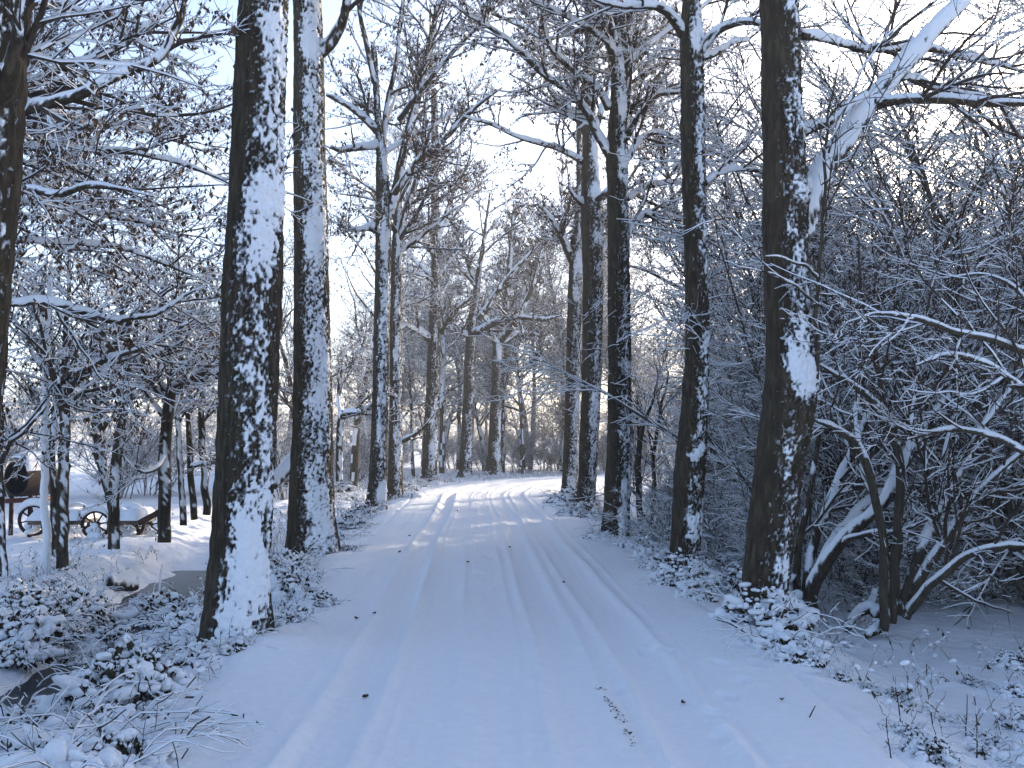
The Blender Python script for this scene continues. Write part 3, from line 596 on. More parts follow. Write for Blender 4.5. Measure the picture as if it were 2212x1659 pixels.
al('alder with a heavy sawn limb pointing at the big trunk', [[(355, 1172, 15.2, 28), (354, 1100, 15.2, 27), (357, 1000, 15.2, 26), (360, 930, 15.2, 25), (365, 868, 15.2, 24), (372, 845, 15.1, 22), (410, 822, 14.8, 20), (442, 802, 14.6, 18), (452, 790, 14.5, 17)],
   [(362, 860, 15.2, 14), (352, 820, 15.4, 12), (345, 760, 15.6, 10), (350, 680, 15.8, 8), (360, 580, 16, 5)], [(440, 802, 14.6, 11), (462, 808, 14.4, 9), (490, 806, 14.2, 7)], [(368, 850, 15.2, 12), (330, 800, 15, 9), (290, 770, 14.8, 7), (250, 735, 14.6, 5)],
   [(358, 985, 15.2, 8), (340, 1010, 14.9, 9), (325, 1022, 14.7, 7), (300, 1020, 14.5, 5), (265, 985, 14.3, 3)]], 105, leaf=700)
al('thin dark sapling closely behind the sawn limbed alder', [[(396, 1135, 16.4, 15), (391, 1030, 16.4, 13), (386, 940, 16.4, 12), (384, 860, 16.5, 10), (390, 780, 16.6, 7), (400, 680, 16.7, 4)]], 106)
al('thin snow flecked sapling leaning towards the big trunk', [[(420, 1122, 16.4, 15), (413, 1040, 16.4, 14), (408, 950, 16.4, 12), (404, 880, 16.5, 10), (405, 780, 16.6, 7), (395, 660, 16.7, 4)], [(410, 1010, 16.4, 8), (438, 1002, 16.2, 7), (455, 1012, 16.1, 4)]], 107)
al('mossy greenish sapling nearest to the big trunk by the ditch', [[(446, 1112, 16.8, 17), (442, 1030, 16.8, 16), (436, 960, 16.8, 15), (434, 890, 16.8, 13), (440, 800, 16.9, 9), (450, 700, 17, 5)]], 108)
al('alder half cut off by the picture edge, snow along one side', [[(8, 1245, 12.6, 17), (3, 1140, 12.6, 16), (-2, 1000, 12.6, 15), (2, 880, 12.6, 13), (10, 760, 12.6, 10), (22, 600, 12.7, 6)], [(0, 1010, 12.6, 12), (20, 960, 12.3, 9), (55, 930, 12, 7), (100, 880, 11.8, 4)]], 109)
al('mossy stump tree with one bent limb, past the second big trunk', [[(733, 1040, 24, 16), (733, 980, 24, 16), (735, 925, 24, 15), (739, 898, 24, 15), (758, 895, 23.8, 12), (785, 890, 23.5, 10), (803, 876, 23.2, 9), (820, 850, 23, 5)], [(737, 905, 24, 9), (730, 860, 24.3, 7), (740, 790, 24.6, 5)]], 110, far=1.3)
# crown of a tree standing just outside the picture, hanging in over the ditch
def side_limbs(name, label, trunk, limbs, seed, leaf, dm=1.0, far=1.0, group=None):
    return stem_tree(name, label, 'tree', group, [trunk] + limbs, seed, mats=[M_trunk], leaf=leaf, dm=dm, far=far, crown_from=.5)
side_limbs('lime_tree', 'leafy snow dusted tree reaching in from beyond the leaning edge trunk', [(-320, 1250, 8.5, 70), (-310, 900, 8.5, 64), (-290, 500, 8.5, 58), (-250, 250, 8.5, 50), (-200, 0, 8.5, 40), (-150, -250, 8.5, 25)],
  [[(-260, 330, 8.5, 26), (-100, 290, 8.3, 24), (60, 243, 8.1, 22), (130, 218, 8, 21), (205, 188, 7.9, 20), (280, 152, 7.85, 18), (330, 138, 7.8, 17), (365, 100, 7.8, 17), (385, 50, 7.8, 16), (398, 10, 7.8, 15), (425, -60, 7.8, 12)],
   [(-240, 240, 8.5, 20), (0, 230, 8.6, 18), (70, 180, 8.7, 15), (150, 140, 8.8, 13), (240, 110, 8.9, 12), (310, 70, 9, 11), (360, 20, 9.1, 9), (420, -50, 9.2, 5)],
   [(-280, 420, 8.5, 20), (-50, 330, 8.8, 14), (70, 320, 9, 12), (170, 320, 9.2, 11), (260, 330, 9.4, 10), (360, 348, 9.6, 8), (440, 372, 9.8, 6), (500, 400, 10, 3)],
   [(-280, 450, 8.5, 20), (-50, 420, 8.2, 14), (50, 412, 8, 13), (110, 418, 7.9, 12), (145, 425, 7.8, 12), (180, 400, 7.7, 10), (240, 400, 7.6, 8), (330, 425, 7.5, 5)],
   [(-290, 560, 8.5, 20), (-60, 470, 9.4, 14), (60, 440, 9.8, 11), (180, 455, 10.2, 10), (300, 480, 10.6, 8), (420, 520, 11, 5)],
   [(-300, 700, 8.5, 20), (-80, 660, 8.8, 14), (30, 655, 8.9, 13), (130, 662, 9, 13), (200, 678, 9.1, 12), (255, 698, 9.2, 12), (275, 690, 9.25, 11), (330, 682, 9.3, 9), (400, 640, 9.4, 6), (440, 620, 9.5, 4)],
   [(-260, 150, 8.5, 20), (-40, 200, 9.3, 13), (90, 245, 9.9, 11), (210, 262, 10.4, 9), (330, 290, 10.9, 8), (450, 330, 11.4, 5)],
   [(-200, 20, 8.5, 18), (20, 20, 9, 13), (120, 10, 9.2, 11), (200, 40, 9.4, 10), (290, 90, 9.6, 8), (400, 130, 9.8, 4)],
   [(-300, 640, 8.5, 18), (-80, 560, 9, 12), (60, 520, 9.4, 9), (200, 530, 9.8, 8), (340, 560, 10.2, 6), (460, 620, 10.5, 4)]], 121, 4200, 1.3)

# the hazels to the right of the lane
HZ = 'leaning hazel clumps at the thicket edge'
def hz(label, stems, seed, **k):
    k.setdefault('cov', -.35); k.setdefault('wmul', .82); k.setdefault('snow', .7); k['dm'] = k.get('dm', 1) * .95
    return stem_tree('hazel', label, 'bush', HZ, stems, seed, **k)
hz('hazel clump with thick arching stems, close behind the huge limbed trunk', [[(1742, 1328, 11.4, 42), (1752, 1280, 11.4, 38), (1778, 1225, 11.3, 36), (1812, 1175, 11.2, 34), (1860, 1130, 11.2, 31), (1905, 1090, 11.2, 29), (1950, 1000, 11.3, 27), (2000, 920, 11.4, 25), (2055, 850, 11.5, 22), (2110, 780, 11.6, 16), (2190, 690, 11.7, 9)],
   [(1760, 1265, 11.4, 30), (1800, 1170, 11.6, 28), (1860, 1100, 11.8, 26), (1930, 1040, 11.9, 22), (1990, 940, 12, 18), (2020, 860, 12, 14)],
   [(1738, 1310, 11.5, 24), (1752, 1200, 11.7, 23), (1790, 1090, 11.8, 21), (1830, 1000, 12, 20), (1870, 910, 12.1, 17), (1905, 800, 12.2, 13), (1935, 690, 12.3, 9), (1950, 560, 12.4, 5)],
   [(1722, 1320, 11.5, 22), (1718, 1240, 11.6, 20), (1735, 1140, 11.7, 17), (1755, 1040, 11.8, 14), (1770, 900, 12, 10), (1790, 760, 12.2, 6)],
   [(1815, 1175, 11.2, 14), (1850, 1158, 11, 12), (1910, 1155, 10.7, 11), (1950, 1148, 10.5, 9), (2010, 1120, 10.3, 5)]], 201, mats=[M_trunk], dm=.9)
hz('pale stemmed hazel clump fanning out over the open snow', [[(1908, 1362, 10.4, 26), (1908, 1240, 10.4, 24), (1905, 1150, 10.4, 22), (1888, 1060, 10.3, 22), (1868, 990, 10.2, 22), (1835, 945, 10.1, 20), (1790, 920, 10, 15), (1745, 905, 9.9, 10)],
   [(1925, 1345, 10.5, 27), (1932, 1250, 10.5, 26), (1940, 1130, 10.5, 25), (1942, 1020, 10.5, 23), (1928, 945, 10.5, 22), (1905, 890, 10.5, 19), (1860, 845, 10.4, 16), (1800, 805, 10.3, 11), (1750, 780, 10.2, 6)],
   [(1915, 905, 10.5, 16), (1900, 820, 10.6, 14), (1885, 720, 10.7, 12), (1860, 620, 10.8, 9), (1850, 500, 10.9, 5)],
   [(1945, 1330, 10.5, 28), (1975, 1220, 10.5, 26), (2020, 1120, 10.6, 24), (2060, 1040, 10.7, 22), (2110, 950, 10.8, 19), (2170, 860, 10.9, 15), (2250, 760, 11, 8)],
   [(1955, 1335, 10.5, 26), (2000, 1230, 10.4, 24), (2060, 1140, 10.3, 22), (2120, 1060, 10.2, 19), (2180, 1000, 10.1, 15), (2260, 930, 10, 9)],
   [(1965, 1320, 10.4, 24), (2030, 1250, 10.1, 21), (2100, 1195, 9.8, 18), (2160, 1180, 9.6, 15), (2250, 1185, 9.3, 8)],
   [(1868, 990, 10.2, 13), (1850, 940, 10.4, 12), (1852, 860, 10.6, 10), (1870, 780, 10.8, 7)],
   [(1942, 1050, 10.5, 15), (1965, 960, 10.7, 13), (1975, 860, 10.9, 11), (1990, 740, 11.1, 9), (2015, 600, 11.3, 6), (2030, 450, 11.5, 4)],
   [(2020, 1120, 10.6, 13), (2040, 1000, 10.8, 12), (2060, 880, 11, 10), (2065, 740, 11.2, 8), (2090, 560, 11.4, 5)]], 202, dm=1.0)
hz('snowy shrub sending long arching shoots in from the picture edge', [[(2330, 1300, 8.5, 26), (2320, 1100, 8.5, 25), (2290, 900, 8.5, 24), (2230, 770, 8.5, 19), (2160, 742, 8.4, 17), (2080, 722, 8.3, 15), (2020, 700, 8.2, 13), (1960, 684, 8.1, 11), (1890, 683, 8, 8), (1820, 700, 7.9, 4)],
   [(2300, 950, 8.5, 20), (2210, 840, 8.3, 17), (2130, 790, 8.2, 14), (2060, 770, 8.1, 11), (1980, 790, 8, 7)], [(2310, 1050, 8.5, 19), (2200, 970, 8.6, 16), (2110, 935, 8.7, 13), (2030, 930, 8.8, 10), (1960, 950, 8.9, 6)],
   [(2290, 850, 8.5, 12), (2240, 690, 8.7, 10), (2190, 620, 8.8, 8), (2120, 590, 8.9, 6), (2050, 600, 9, 4)], 
   [(2290, 800, 8.5, 10), (2210, 560, 8.9, 8), (2160, 400, 9.1, 6), (2130, 300, 9.3, 4)]], 203, dm=1.0, crown_from=.6)
hz('two bare thin stems at the edge of the lane, before the dark wood', [[(1390, 1165, 17.5, 18), (1381, 1090, 17.5, 17), (1378, 1000, 17.5, 16), (1385, 940, 17.5, 14), (1400, 890, 17.5, 10), (1420, 820, 17.6, 6)], [(1402, 1150, 17.8, 12), (1415, 1060, 18, 11), (1412, 980, 18.1, 10), (1425, 900, 18.2, 8), (1445, 800, 18.4, 5)],
   [(1384, 1080, 17.5, 6), (1350, 1040, 17.2, 5), (1330, 1000, 17, 3)]], 204, dm=.9)
hz('upright sprout growing from the collar of the huge limbed trunk', [[(1762, 865, 8.85, 22), (1764, 800, 8.82, 13), (1765, 690, 8.8, 11), (1766, 600, 8.8, 11), (1778, 470, 8.8, 9), (1786, 330, 8.8, 8), (1800, 210, 8.8, 6), (1815, 120, 8.8, 3)], [(1767, 600, 8.8, 7), (1740, 578, 8.5, 6), (1700, 560, 8.2, 4), (1655, 555, 8, 3)], [(1766, 660, 8.8, 5), (1720, 620, 8.4, 4), (1685, 600, 8.2, 3), (1660, 590, 8.1, 2)],
   [(1790, 330, 8.8, 6), (1830, 230, 8.9, 5), (1880, 120, 9, 4), (1960, 30, 9.1, 2)]], 205, dm=.7)

# ------------------------------------------------------------------ kinds that repeat: shrubs and woodland trees
def shrub_proto(name, label, group, seed, n, h, spread, lean, dm, mats=None, leaf=0, K=6, levels=FINE, scale=1.0):
    rng = np.random.default_rng(seed); root = thing(name, label, 'bush', (0, 0, 0), group)
    az = rng.uniform(0, 6.28, n); t = rng.uniform(.1, 1, n) * lean; d = np.stack([np.cos(az) * t, np.sin(az) * t, np.ones(n)], 1)
    p = np.stack([np.cos(az) * spread * rng.uniform(.2, 1, n), np.sin(az) * spread * rng.uniform(.2, 1, n), np.full(n, -.15)], 1)
    P, R = grow(p, d, h * rng.uniform(.6, 1.1, n), rng.uniform(.012, .03, n) * h / 4, 16, .09, rng.uniform(-.028, .03, n), .8, rng)
    g = G(); tubes(g, P, R, K, 1, rng, plaster=.4); g.build('stem', mats or [M_stem, M_snow], root)
    gc = G(); gens = twigs(gc, [P], [R], rng, levels, 1.0, flat=.7, upb=.08, dmul=dm, scale=scale); c = gc.build('crown', TM, root)
    if leaf: gv = G(); leaves(gv, gens[-1][0], rng, leaf, .05); gv.build('withered_leaves', [M_leaf], c)
    return root
THK = 'snow covered shrubs of the thicket beside the lane'
TL = 'many stemmed shrub thick with snow in the tangled thicket beside the lane'
shr = [shrub_proto('shrub', TL, THK, 300 + i, n, h, sp, ln, dm) for i, (n, h, sp, ln, dm) in enumerate([(13, 4.2, .5, .62, 1.2), (11, 5.2, .4, .45, 1.2), (16, 3.2, .6, .75, 1.2), (12, 4.6, .5, .55, 1.2)])]
low = [shrub_proto('shrub', 'low snowy thorn bush', 'low thorn bushes', 320 + i, n, h, .5, 1.2, 1.3, scale=.7) for i, (n, h) in enumerate([(14, 1.7), (18, 1.3)])]
def wood_tree(seed, h, n, leaf, label, group, dm=1.1, far=1.1, r0=.13):
    rng = np.random.default_rng(seed); root = thing('woodland_tree', label, 'tree', (0, 0, 0), group)
    P, R = grow(np.array([[0, 0, -.3]]), np.array([[rng.normal(0, .06), rng.normal(0, .06), 1]]), np.array([h]), np.array([r0]), 40, .03, .01, .85, rng)
    g = G(); tubes(g, P, R, 9, 1, rng, plaster=.35); g.build('trunk', LM, root)
    p, d, L, r = sprout(P, R, rng, n / h / .72, .28, 1, 35, 75, h * .2, h * .36, .5, .02, .15)
    Pb, Rb = grow(p, d, L, r, 14, .09, .03, .8, rng); gb = G(); tubes(gb, Pb, Rb, 6, 1, rng); 
    gens = twigs(gb, [P[:, 24:], Pb], [R[:, 24:], Rb], rng, FINE, .85, dmul=dm, rmul=far, scale=1.25, flat=.8); c = gb.build('crown', TM, root)
    if leaf: gv = G(); leaves(gv, gens[-1][0], rng, leaf, .075); leaves(gv, gens[-2][0], rng, leaf // 3, .075); gv.build('withered_leaves', [M_leaf], c)
    return root
WG = 'bare woodland trees behind the bend'
WL = 'bare snow dusted tree in the wood behind the bend of the lane'
wt = [wood_tree(401, 9.5, 24, 1500, WL, WG), wood_tree(402, 11.5, 28, 1800, WL, WG), wood_tree(403, 8, 20, 600, WL, WG), wood_tree(404, 12.5, 30, 1200, WL, WG, r0=.16)]
def place(protos, used, spots, label, group, rng, smin=.85, smax=1.15):
    for k, (x, y) in enumerate(spots):
        if 10.5 < y < 48 and 0 < x < .168 * y + .35: x = .168 * y + .35 + rng.uniform(0, 1.2)
        i = int(rng.integers(len(protos))); sc = rng.uniform(smin, smax); z = h1(x, y); rz = rng.uniform(0, 6.28)
        if used[i]: dup(protos[i], (x, y, z), rz, sc, label, group)
        else:
            o = protos[i]; o.location = (x, y, z); o.rotation_euler = (0, 0, rz); o.scale = (sc,) * 3; tag(o, label, None, group); used[i] = True
rp = np.random.default_rng(77); us, ul, uw = [False] * 4, [False] * 2, [False] * 4
# thicket beside the lane: rows from near to far
sp = []
for y0, y1, n, xa, xb in ((12.5, 15, 5, 4.9, 10), (14.5, 19, 8, 4.2, 13), (18, 25, 9, 3.9, 17), (24, 33, 7, 4.4, 22), (31, 38, 4, 7, 24), (6, 10, 2, 7.6, 9.8)):
    for k in range(n):
        sp.append((xa + (xb - xa) * (k + rp.uniform(.1, .9)) / n, rp.uniform(y0, y1)))
place(shr, us, sp, TL, THK, rp, .8, 1.15)
sp = [(rp.uniform(2.9, 5.5), y) for y in np.linspace(12.5, 24, 10)] + [(rp.uniform(5, 12), rp.uniform(12, 22)) for _ in range(8)] + [(4.5 + .75 * k + rp.uniform(-.3, .3), 12.6 + rp.uniform(-.5, 1.5)) for k in range(8)]
place(low, ul, sp, 'low snowy thorn bush at the foot of the thicket', 'low thorn bushes of the thicket', rp, .7, 1.1)
sp = [(6.8, 12.5), (7.4, 15.5), (9, 14.5), (5.6, 16.5), (9.6, 18), (4.9, 14.2), (6.2, 18.5), (8.3, 17), (11, 20), (10.2, 16)]
place(shr[1:2], [True], sp, 'tall thin stemmed shrub rising above the tangle of the thicket', 'tall shrubs of the thicket', rp, 1.2, 1.75)
# woodland
sp = [(x + rp.uniform(-1, 1), y + rp.uniform(-2, 2)) for x, y in [(5.5, 19), (8, 22), (11, 18), (7, 27), (10.5, 30), (14, 25), (17, 32), (13, 36), (20, 40), (9, 36), (24, 35), (6.2, 20), (8.6, 25), (9.3, 20.5), (11.5, 24), (12.6, 19), (13.6, 28), (15.5, 22), (7, 30.5), (11, 33), (16, 27), (5.4, 24)]]
place(wt, uw, sp, 'unseen tree added past the picture edge to shade the lane', 'trees standing in the thicket', rp, .65, 1.0)
sp = []
for y, x0, x1, n in ((51.5, -5, 9, 7), (56, -7, 14, 8), (63, -10, 20, 8), (74, -10, 28, 8)):
    for k in range(n): sp.append((x0 + (x1 - x0) * (k + rp.uniform(.1, .9)) / n, y + rp.uniform(-2.5, 2.5)))
place(wt, uw, sp, WL, WG, rp, .75, 1.2)
place(wt[1:2] + wt[3:], [True, True], [(-3, 56), (-.5, 53), (1, 57), (2.8, 54), (4.5, 58), (6.5, 55), (1, 64), (4, 66), (8, 60), (-5, 62)], WL, WG, rp, 1.05, 1.35)
sp = [(-5.2, 33), (-7.6, 52), (-4.6, 47), (-10, 57), (-6.2, 30), (-8.5, 38), (-6.5, 44), (-12, 44), (-15, 52)]
place(wt, uw, sp, 'bare tree on the field side behind the avenue row', 'trees behind the avenue row', rp, .6, 1.0)
sp = [(rp.uniform(-7, -3.9), y) for y in np.linspace(30, 52, 5)] + [(-3 + 1.6 * k + rp.uniform(-.4, .4), 51 + rp.uniform(0, 4)) for k in range(9)] + [(-8 + 1.5 * k + rp.uniform(-.6, .6), 55 + rp.uniform(0, 7)) for k in range(16)]
place(shr, us, sp, 'thin stemmed snowy shrub between the trunks along the verge of the bend', 'shrubs along the bend', rp, .55, .95)
# hedge across the field beyond the ditch
sp = [(x, y) for x, y in zip(np.linspace(-26, -9.5, 13) + rp.uniform(-.7, .7, 13), 27 + rp.uniform(-4, 7, 13))]
place(shr, us, sp, 'snowy hedge shrub across the field behind the alders', 'hedge shrubs behind the alders', rp, .7, 1.05)

# unseen trees and shrubs added past the picture edge to keep the lane in shade
sp = [(17, 8), (22, 10)]
place(wt, uw, sp, 'unseen tree added past the picture edge to shade the lane', 'trees standing in the thicket', rp, .7, .95)
sp = [(rp.uniform(9, 18), rp.uniform(5, 12)) for _ in range(4)]
place(shr, us, sp, TL, THK, rp, .8, 1.1)  # unseen shrubs added to block the sun, sharing the thicket label

# ------------------------------------------------------------------ brambles and weeds under snow
def bramble_proto(seed, n, rad, h, label):
    rng = np.random.default_rng(seed); root = thing('bramble_bush', label, 'bramble', (0, 0, 0), 'brambles bowed under snow')
    m = 7; az = rng.uniform(0, 6.28, m); p = np.stack([np.cos(az) * rad * .2, np.sin(az) * rad * .2, np.full(m, -.06)], 1); d = np.stack([np.cos(az) * .6, np.sin(az) * .6, np.ones(m)], 1)
    P, R = grow(p, d, rng.uniform(1.4, 2.4, m) * rad, np.full(m, .0045), 12, .12, -.13, .5, rng); P[..., 2] = np.clip(P[..., 2], -.06, h * 1.3)
    g = G(); tubes(g, P, R, 4, 1.0, rng); P2, D2, L2, R2 = sprout(P, R, rng, 9, .2, 1, 30, 80, .12, .4, .7, .0028); P2, R2 = grow(P2, D2, L2, R2, 4, .15, -.06, .5, rng); tubes(g, P2, R2, 4, 1.0, rng)
    g.build('stem', TM, root)
    a = rng.uniform(0, 6.28, n); r = rad * np.sqrt(rng.random(n)); x, y = r * np.cos(a), r * np.sin(a)
    z = h * (1 - (r / rad) ** 2) ** .6 * rng.uniform(.25, 1.0, n) * (.55 + .9 * vn(x * 5 + seed, y * 5, seed=seed))
    C = np.stack([x, y, z], 1); sz = rng.uniform(.008, .024, n) * (1 + 1.8 * (rng.random(n) ** 6))
    gs = G(); lumps(gs, C, sz, rng, 0, .70, .16); j = rng.integers(0, n, n // 18); lumps(gs, C[j] * [1, 1, .8], rng.uniform(.05, .10, len(j)) * rad / .34, rng, 0, .38, .13); gs.build('snow_cap', [M_snow], root)
    gl = G(); k = int(n * 2.6); i = rng.integers(0, n, k); p = C[i] + rng.normal(0, .012, (k, 3)) - np.array([0, 0, .008]); s = rng.uniform(.030, .075, k)[:, None]
    az = rng.uniform(0, 6.28, k); w = np.stack([np.cos(az), np.sin(az), rng.normal(0, .2, k)], 1); dn = nrm(np.stack([np.cos(az + 1.6) * rng.uniform(0, .9, k), np.sin(az + 1.6) * rng.uniform(0, .9, k), -np.ones(k)], 1))
    V = np.stack([p, p + dn * s * .5 + w * s * .3, p + dn * s, p + dn * s * .5 - w * s * .3], 1); gl.add(V, np.arange(k * 4).reshape(-1, 4), 0); gl.build('foliage', [M_bramble], root)
    return root
BL = 'low bramble bush bowed under clumps of snow'
br = [bramble_proto(500 + i, n, r, h, BL) for i, (n, r, h) in enumerate([(330, .34, .26), (420, .42, .34), (240, .26, .2), (300, .38, .16)])]; ub = [False] * 4
def bram(spots, label, group, smin=.8, smax=1.2):
    for (vx, vy, sc) in spots:
        p = hit(vx, vy); i = int(rp.integers(4)); z = max(p[2], ICE_Z) - .02; rz = rp.uniform(0, 6.28); s = sc * rp.uniform(smin, smax)
        if ub[i]: dup(br[i], (p[0], p[1], z), rz, s, label, group)
        else: o = br[i]; o.location = (p[0], p[1], z); o.rotation_euler = (0, 0, rz); o.scale = (s,) * 3; tag(o, label, None, group); ub[i] = True
bram([(60, 1650, 1), (150, 1600, 1), (200, 1560, 1.1), (270, 1530, 1), (150, 1640, 1.1), (230, 1610, 1), (310, 1500, .8), (25, 1655, 1), (290, 1570, .7), (215, 1530, .9), (30, 1700, 1.1), (120, 1720, 1.1), (210, 1680, 1)],
     'snow clumped bramble bush on the lane side edge of the frozen ditch', 'brambles along the ditch edge')
bram([(380, 1400, 1), (420, 1375, 1.1), (350, 1370, .9), (400, 1340, .8), (455, 1390, .8), (440, 1420, .7), (500, 1400, .5)],
     'snow clumped bramble bush crowding the foot of the thickest trunk', 'brambles at the foot of the thickest trunk')
bram([(235, 1455, .7), (200, 1470, .7), (290, 1365, .6), (345, 1350, .55), (310, 1340, .5), (160, 1455, .5), (265, 1380, .5), (20, 1300, .8), (70, 1320, .9), (140, 1335, .9), (190, 1350, .8), (30, 1370, 1), (100, 1370, .8), (150, 1390, .6), (235, 1350, .7), (25, 1420, .9), (110, 1275, .5), (40, 1255, .5), (180, 1290, .5)],
     'snow clumped bramble bush on the far bank of the ditch under the alders', 'brambles on the far bank of the ditch')
bram([(610, 1250, 1.1), (640, 1225, 1.1), (660, 1255, .9), (600, 1215, 1), (690, 1310, .6), (650, 1330, .7), (620, 1350, .5), (600, 1290, .8), (745, 1110, 1), (770, 1085, 1.1), (760, 1140, .9), (740, 1060, 1.2), (780, 1120, .8), (875, 1060, 1.3), (900, 1050, 1.3), (890, 1075, 1), (740, 1165, .7), (755, 1190, .5)],
     'snow clumped bramble bush on the verge between the avenue trunks', 'brambles on the verge between the trunks')
bram([(1640, 1275, 1.2), (1622, 1300, 1.1), (1660, 1305, 1.1), (1650, 1340, .9), (1690, 1395, .8), (1720, 1420, .7), (1625, 1250, 1)], 'bramble and ivy tuft heaped with snow at the foot of the massive trunk', 'tufts at the foot of the massive trunk')
bram([(1410, 1205, 1), (1440, 1235, 1.1), (1480, 1255, 1), (1520, 1220, 1.1), (1555, 1240, 1), (1580, 1270, 1), (1500, 1290, .7), (1460, 1260, .7), (1390, 1185, .9), (1220, 1080, 1.4), (1245, 1095, 1.4), (1265, 1115, 1.2), (1205, 1090, 1), (1230, 1115, .8), (1345, 1180, .8), (1300, 1160, .8)],
     'snow clumped bramble bush between the trunks on the thicket side of the lane', 'brambles on the thicket side of the lane')
bram([(2190, 1500, .6), (2205, 1570, .6), (2130, 1610, .4), (2170, 1650, .6), (2050, 1560, .35), (1960, 1590, .3), (1940, 1510, .3), (1870, 1490, .25), (2000, 1640, .35), (1860, 1360, .4), (1830, 1400, .3), (2190, 1440, .4), (1800, 1460, .28), (2100, 1480, .25)],
     'small snow clumped bramble in the dip below the hazels', 'brambles in the dip below the hazels')

# tangled stalks and grass along both verges: nobody could count them
rng = np.random.default_rng(900); XS, YS, HS = [], [], []
def scatter(n, ua, ub_, ya, yb, h0, h1_):
    y = ya * (yb / ya) ** rng.random(n); x0 = np.interp(y, RP[:75, 1], RP[:75, 0]); x = x0 + rng.uniform(ua, ub_, n)
    keep = (fbm(x * 1.3, y * 1.3, seed=61) > .42) & (H(x, y) > -.36 - .2 * (x > 0)); XS.append(x[keep]); YS.append(y[keep]); HS.append(rng.uniform(h0, h1_, keep.sum()))
scatter(1300, -4.6, -2.35, 9.5, 44, .08, .40); scatter(700, -9, -3.2, 6, 24, .06, .3); scatter(900, -6.5, -3.6, 6.5, 14, .08, .30); scatter(700, -3.4, -2.2, 5, 13, .08, .34); scatter(1000, 2.1, 4.2, 10.5, 21, .08, .4); scatter(260, 2.3, 5, 5.2, 10.5, .08, .30); scatter(260, -2.6, -1.95, 5, 12, .05, .16)
n = 500; t = rng.random(n); k = (95 + t * 45).astype(int); off = -rng.uniform(3.0, 5.0, n); XS.append(RP[k, 0] + RN[k, 0] * off); YS.append(RP[k, 1] + RN[k, 1] * off); HS.append(rng.uniform(.1, .5, n))
x, y, hh = [np.concatenate(a) for a in (XS, YS, HS)]; n = len(x); z = np.maximum(H(x, y), ICE_Z) - .03
d = np.stack([rng.normal(0, .35, n), rng.normal(0, .35, n), np.ones(n)], 1)
P, R = grow(np.stack([x, y, z], 1), d, hh * 1.25, np.clip(.0012 + .00016 * y, .0012, .006), 6, .2, -.10, .4, rng)
g = G(); tubes(g, P, R, 4, .8, rng, plaster=.5, thick=.006)
p2, d2, l2, r2 = sprout(P, R, rng, 7, .25, 1, 30, 80, .04, .16, .8, .0012); P2, R2 = grow(p2, d2, l2, r2, 3, .2, -.08, .4, rng); tubes(g, P2, R2, 4, .8, rng, plaster=.5, thick=.006)
leaves(g, P, rng, 2600, .042, 2)
i = rng.integers(0, n, 3600); j = rng.integers(2, 7, 3600); C = P[i, j] + rng.normal(0, .02, (3600, 3)); lumps(g, C, rng.uniform(.008, .022, 3600) * (1 + .02 * y[i]), rng, 1, .65, .2)
tag(g.build('undergrowth', [M_dry, M_snow, M_bramble]), 'tangle of dry stalks and snow capped weeds along both verges', 'undergrowth', kind='stuff')

# ------------------------------------------------------------------ single small things
def curled_leaf(seed):
    rng = np.random.default_rng(seed); a, b = np.meshgrid(np.linspace(-1, 1, 5), np.linspace(0, 1, 7)); w = np.sin(np.clip(b, .02, .98) * np.pi) ** .7 * .5
    X = a * w; Y = b - .5; Z = .8 * np.abs(a) ** 1.6 * w * rng.uniform(.7, 1.5) + .35 * (b - .5) ** 2 * rng.uniform(.4, 1.6)
    g = G(); g.add(np.stack([X, Y, Z], -1), grid_faces(7, 5), 0); return g
def fallen_leaf(vx, vy, label, size, seed, group='dead leaves lying on the lane'):
    p = hit(vx, vy); o = curled_leaf(seed).build('fallen_leaf', [M_leaf]); o.scale = (size,) * 3; o.rotation_euler = (random.Random(seed).uniform(-.4, .4), .2, seed * 1.3)
    o.location = (p[0], p[1], (road_z(p[0], p[1]) if abs(p[0]) < 1.9 else p[2]) + .006); tag(o, label, 'leaf', group)
for q in [(790, 1508, 'largest dead leaf, close to the wheel track nearest the ditch', 0.044, 1), (808, 1338, 'curled dead leaf beside the track, between the two nearest avenue trunks', 0.039, 2), (1217, 1267, 'dark dead leaf on the lane level with the scarred trunk', 0.039, 3),
          (1475, 1522, 'dead leaf lying apart near the small footprints', 0.031, 4), (1360, 1604, 'small dead leaf in the dirty streak of the wheel track', 0.026, 5), (505, 1560, 'dead leaf on the smooth bank beside the brambles', 0.047, 6), (1690, 1522, 'shrivelled dead leaf near the dip below the hazels', 0.031, 7)]: fallen_leaf(*q)
for k, (vx, vy) in enumerate([(1100, 1186), (864, 1196), (938, 1110), (989, 1106), (770, 1345), (885, 1160), (1010, 1220)]): fallen_leaf(vx, vy, 'tiny dark leaf on the lane before the bend', .045, 20 + k, 'tiny leaves before the bend')
def fallen_twig(name, label, pts, seed, mats, lift=.02, group=None, cat='twig', K=8, snow=.5):
    root = None
    for k, line in enumerate(pts):
        C = np.array([[*(hit(a, b) + np.array([0, 0, lift + dz])), w] for a, b, dz, w in line]); C = catmull(C, .05); g = G(); limb_mesh(g, C[:, :3], np.maximum(C[:, 3], .003), seed + k, .02, K, snow, -.5)
        if root is None: root = thing(name, label, cat, tuple(C[0, :3]), group); base = C[0, :3].copy()
        g.build('stick' if k == 0 else 'side_twig', [M_trunk], root, base)
    return root
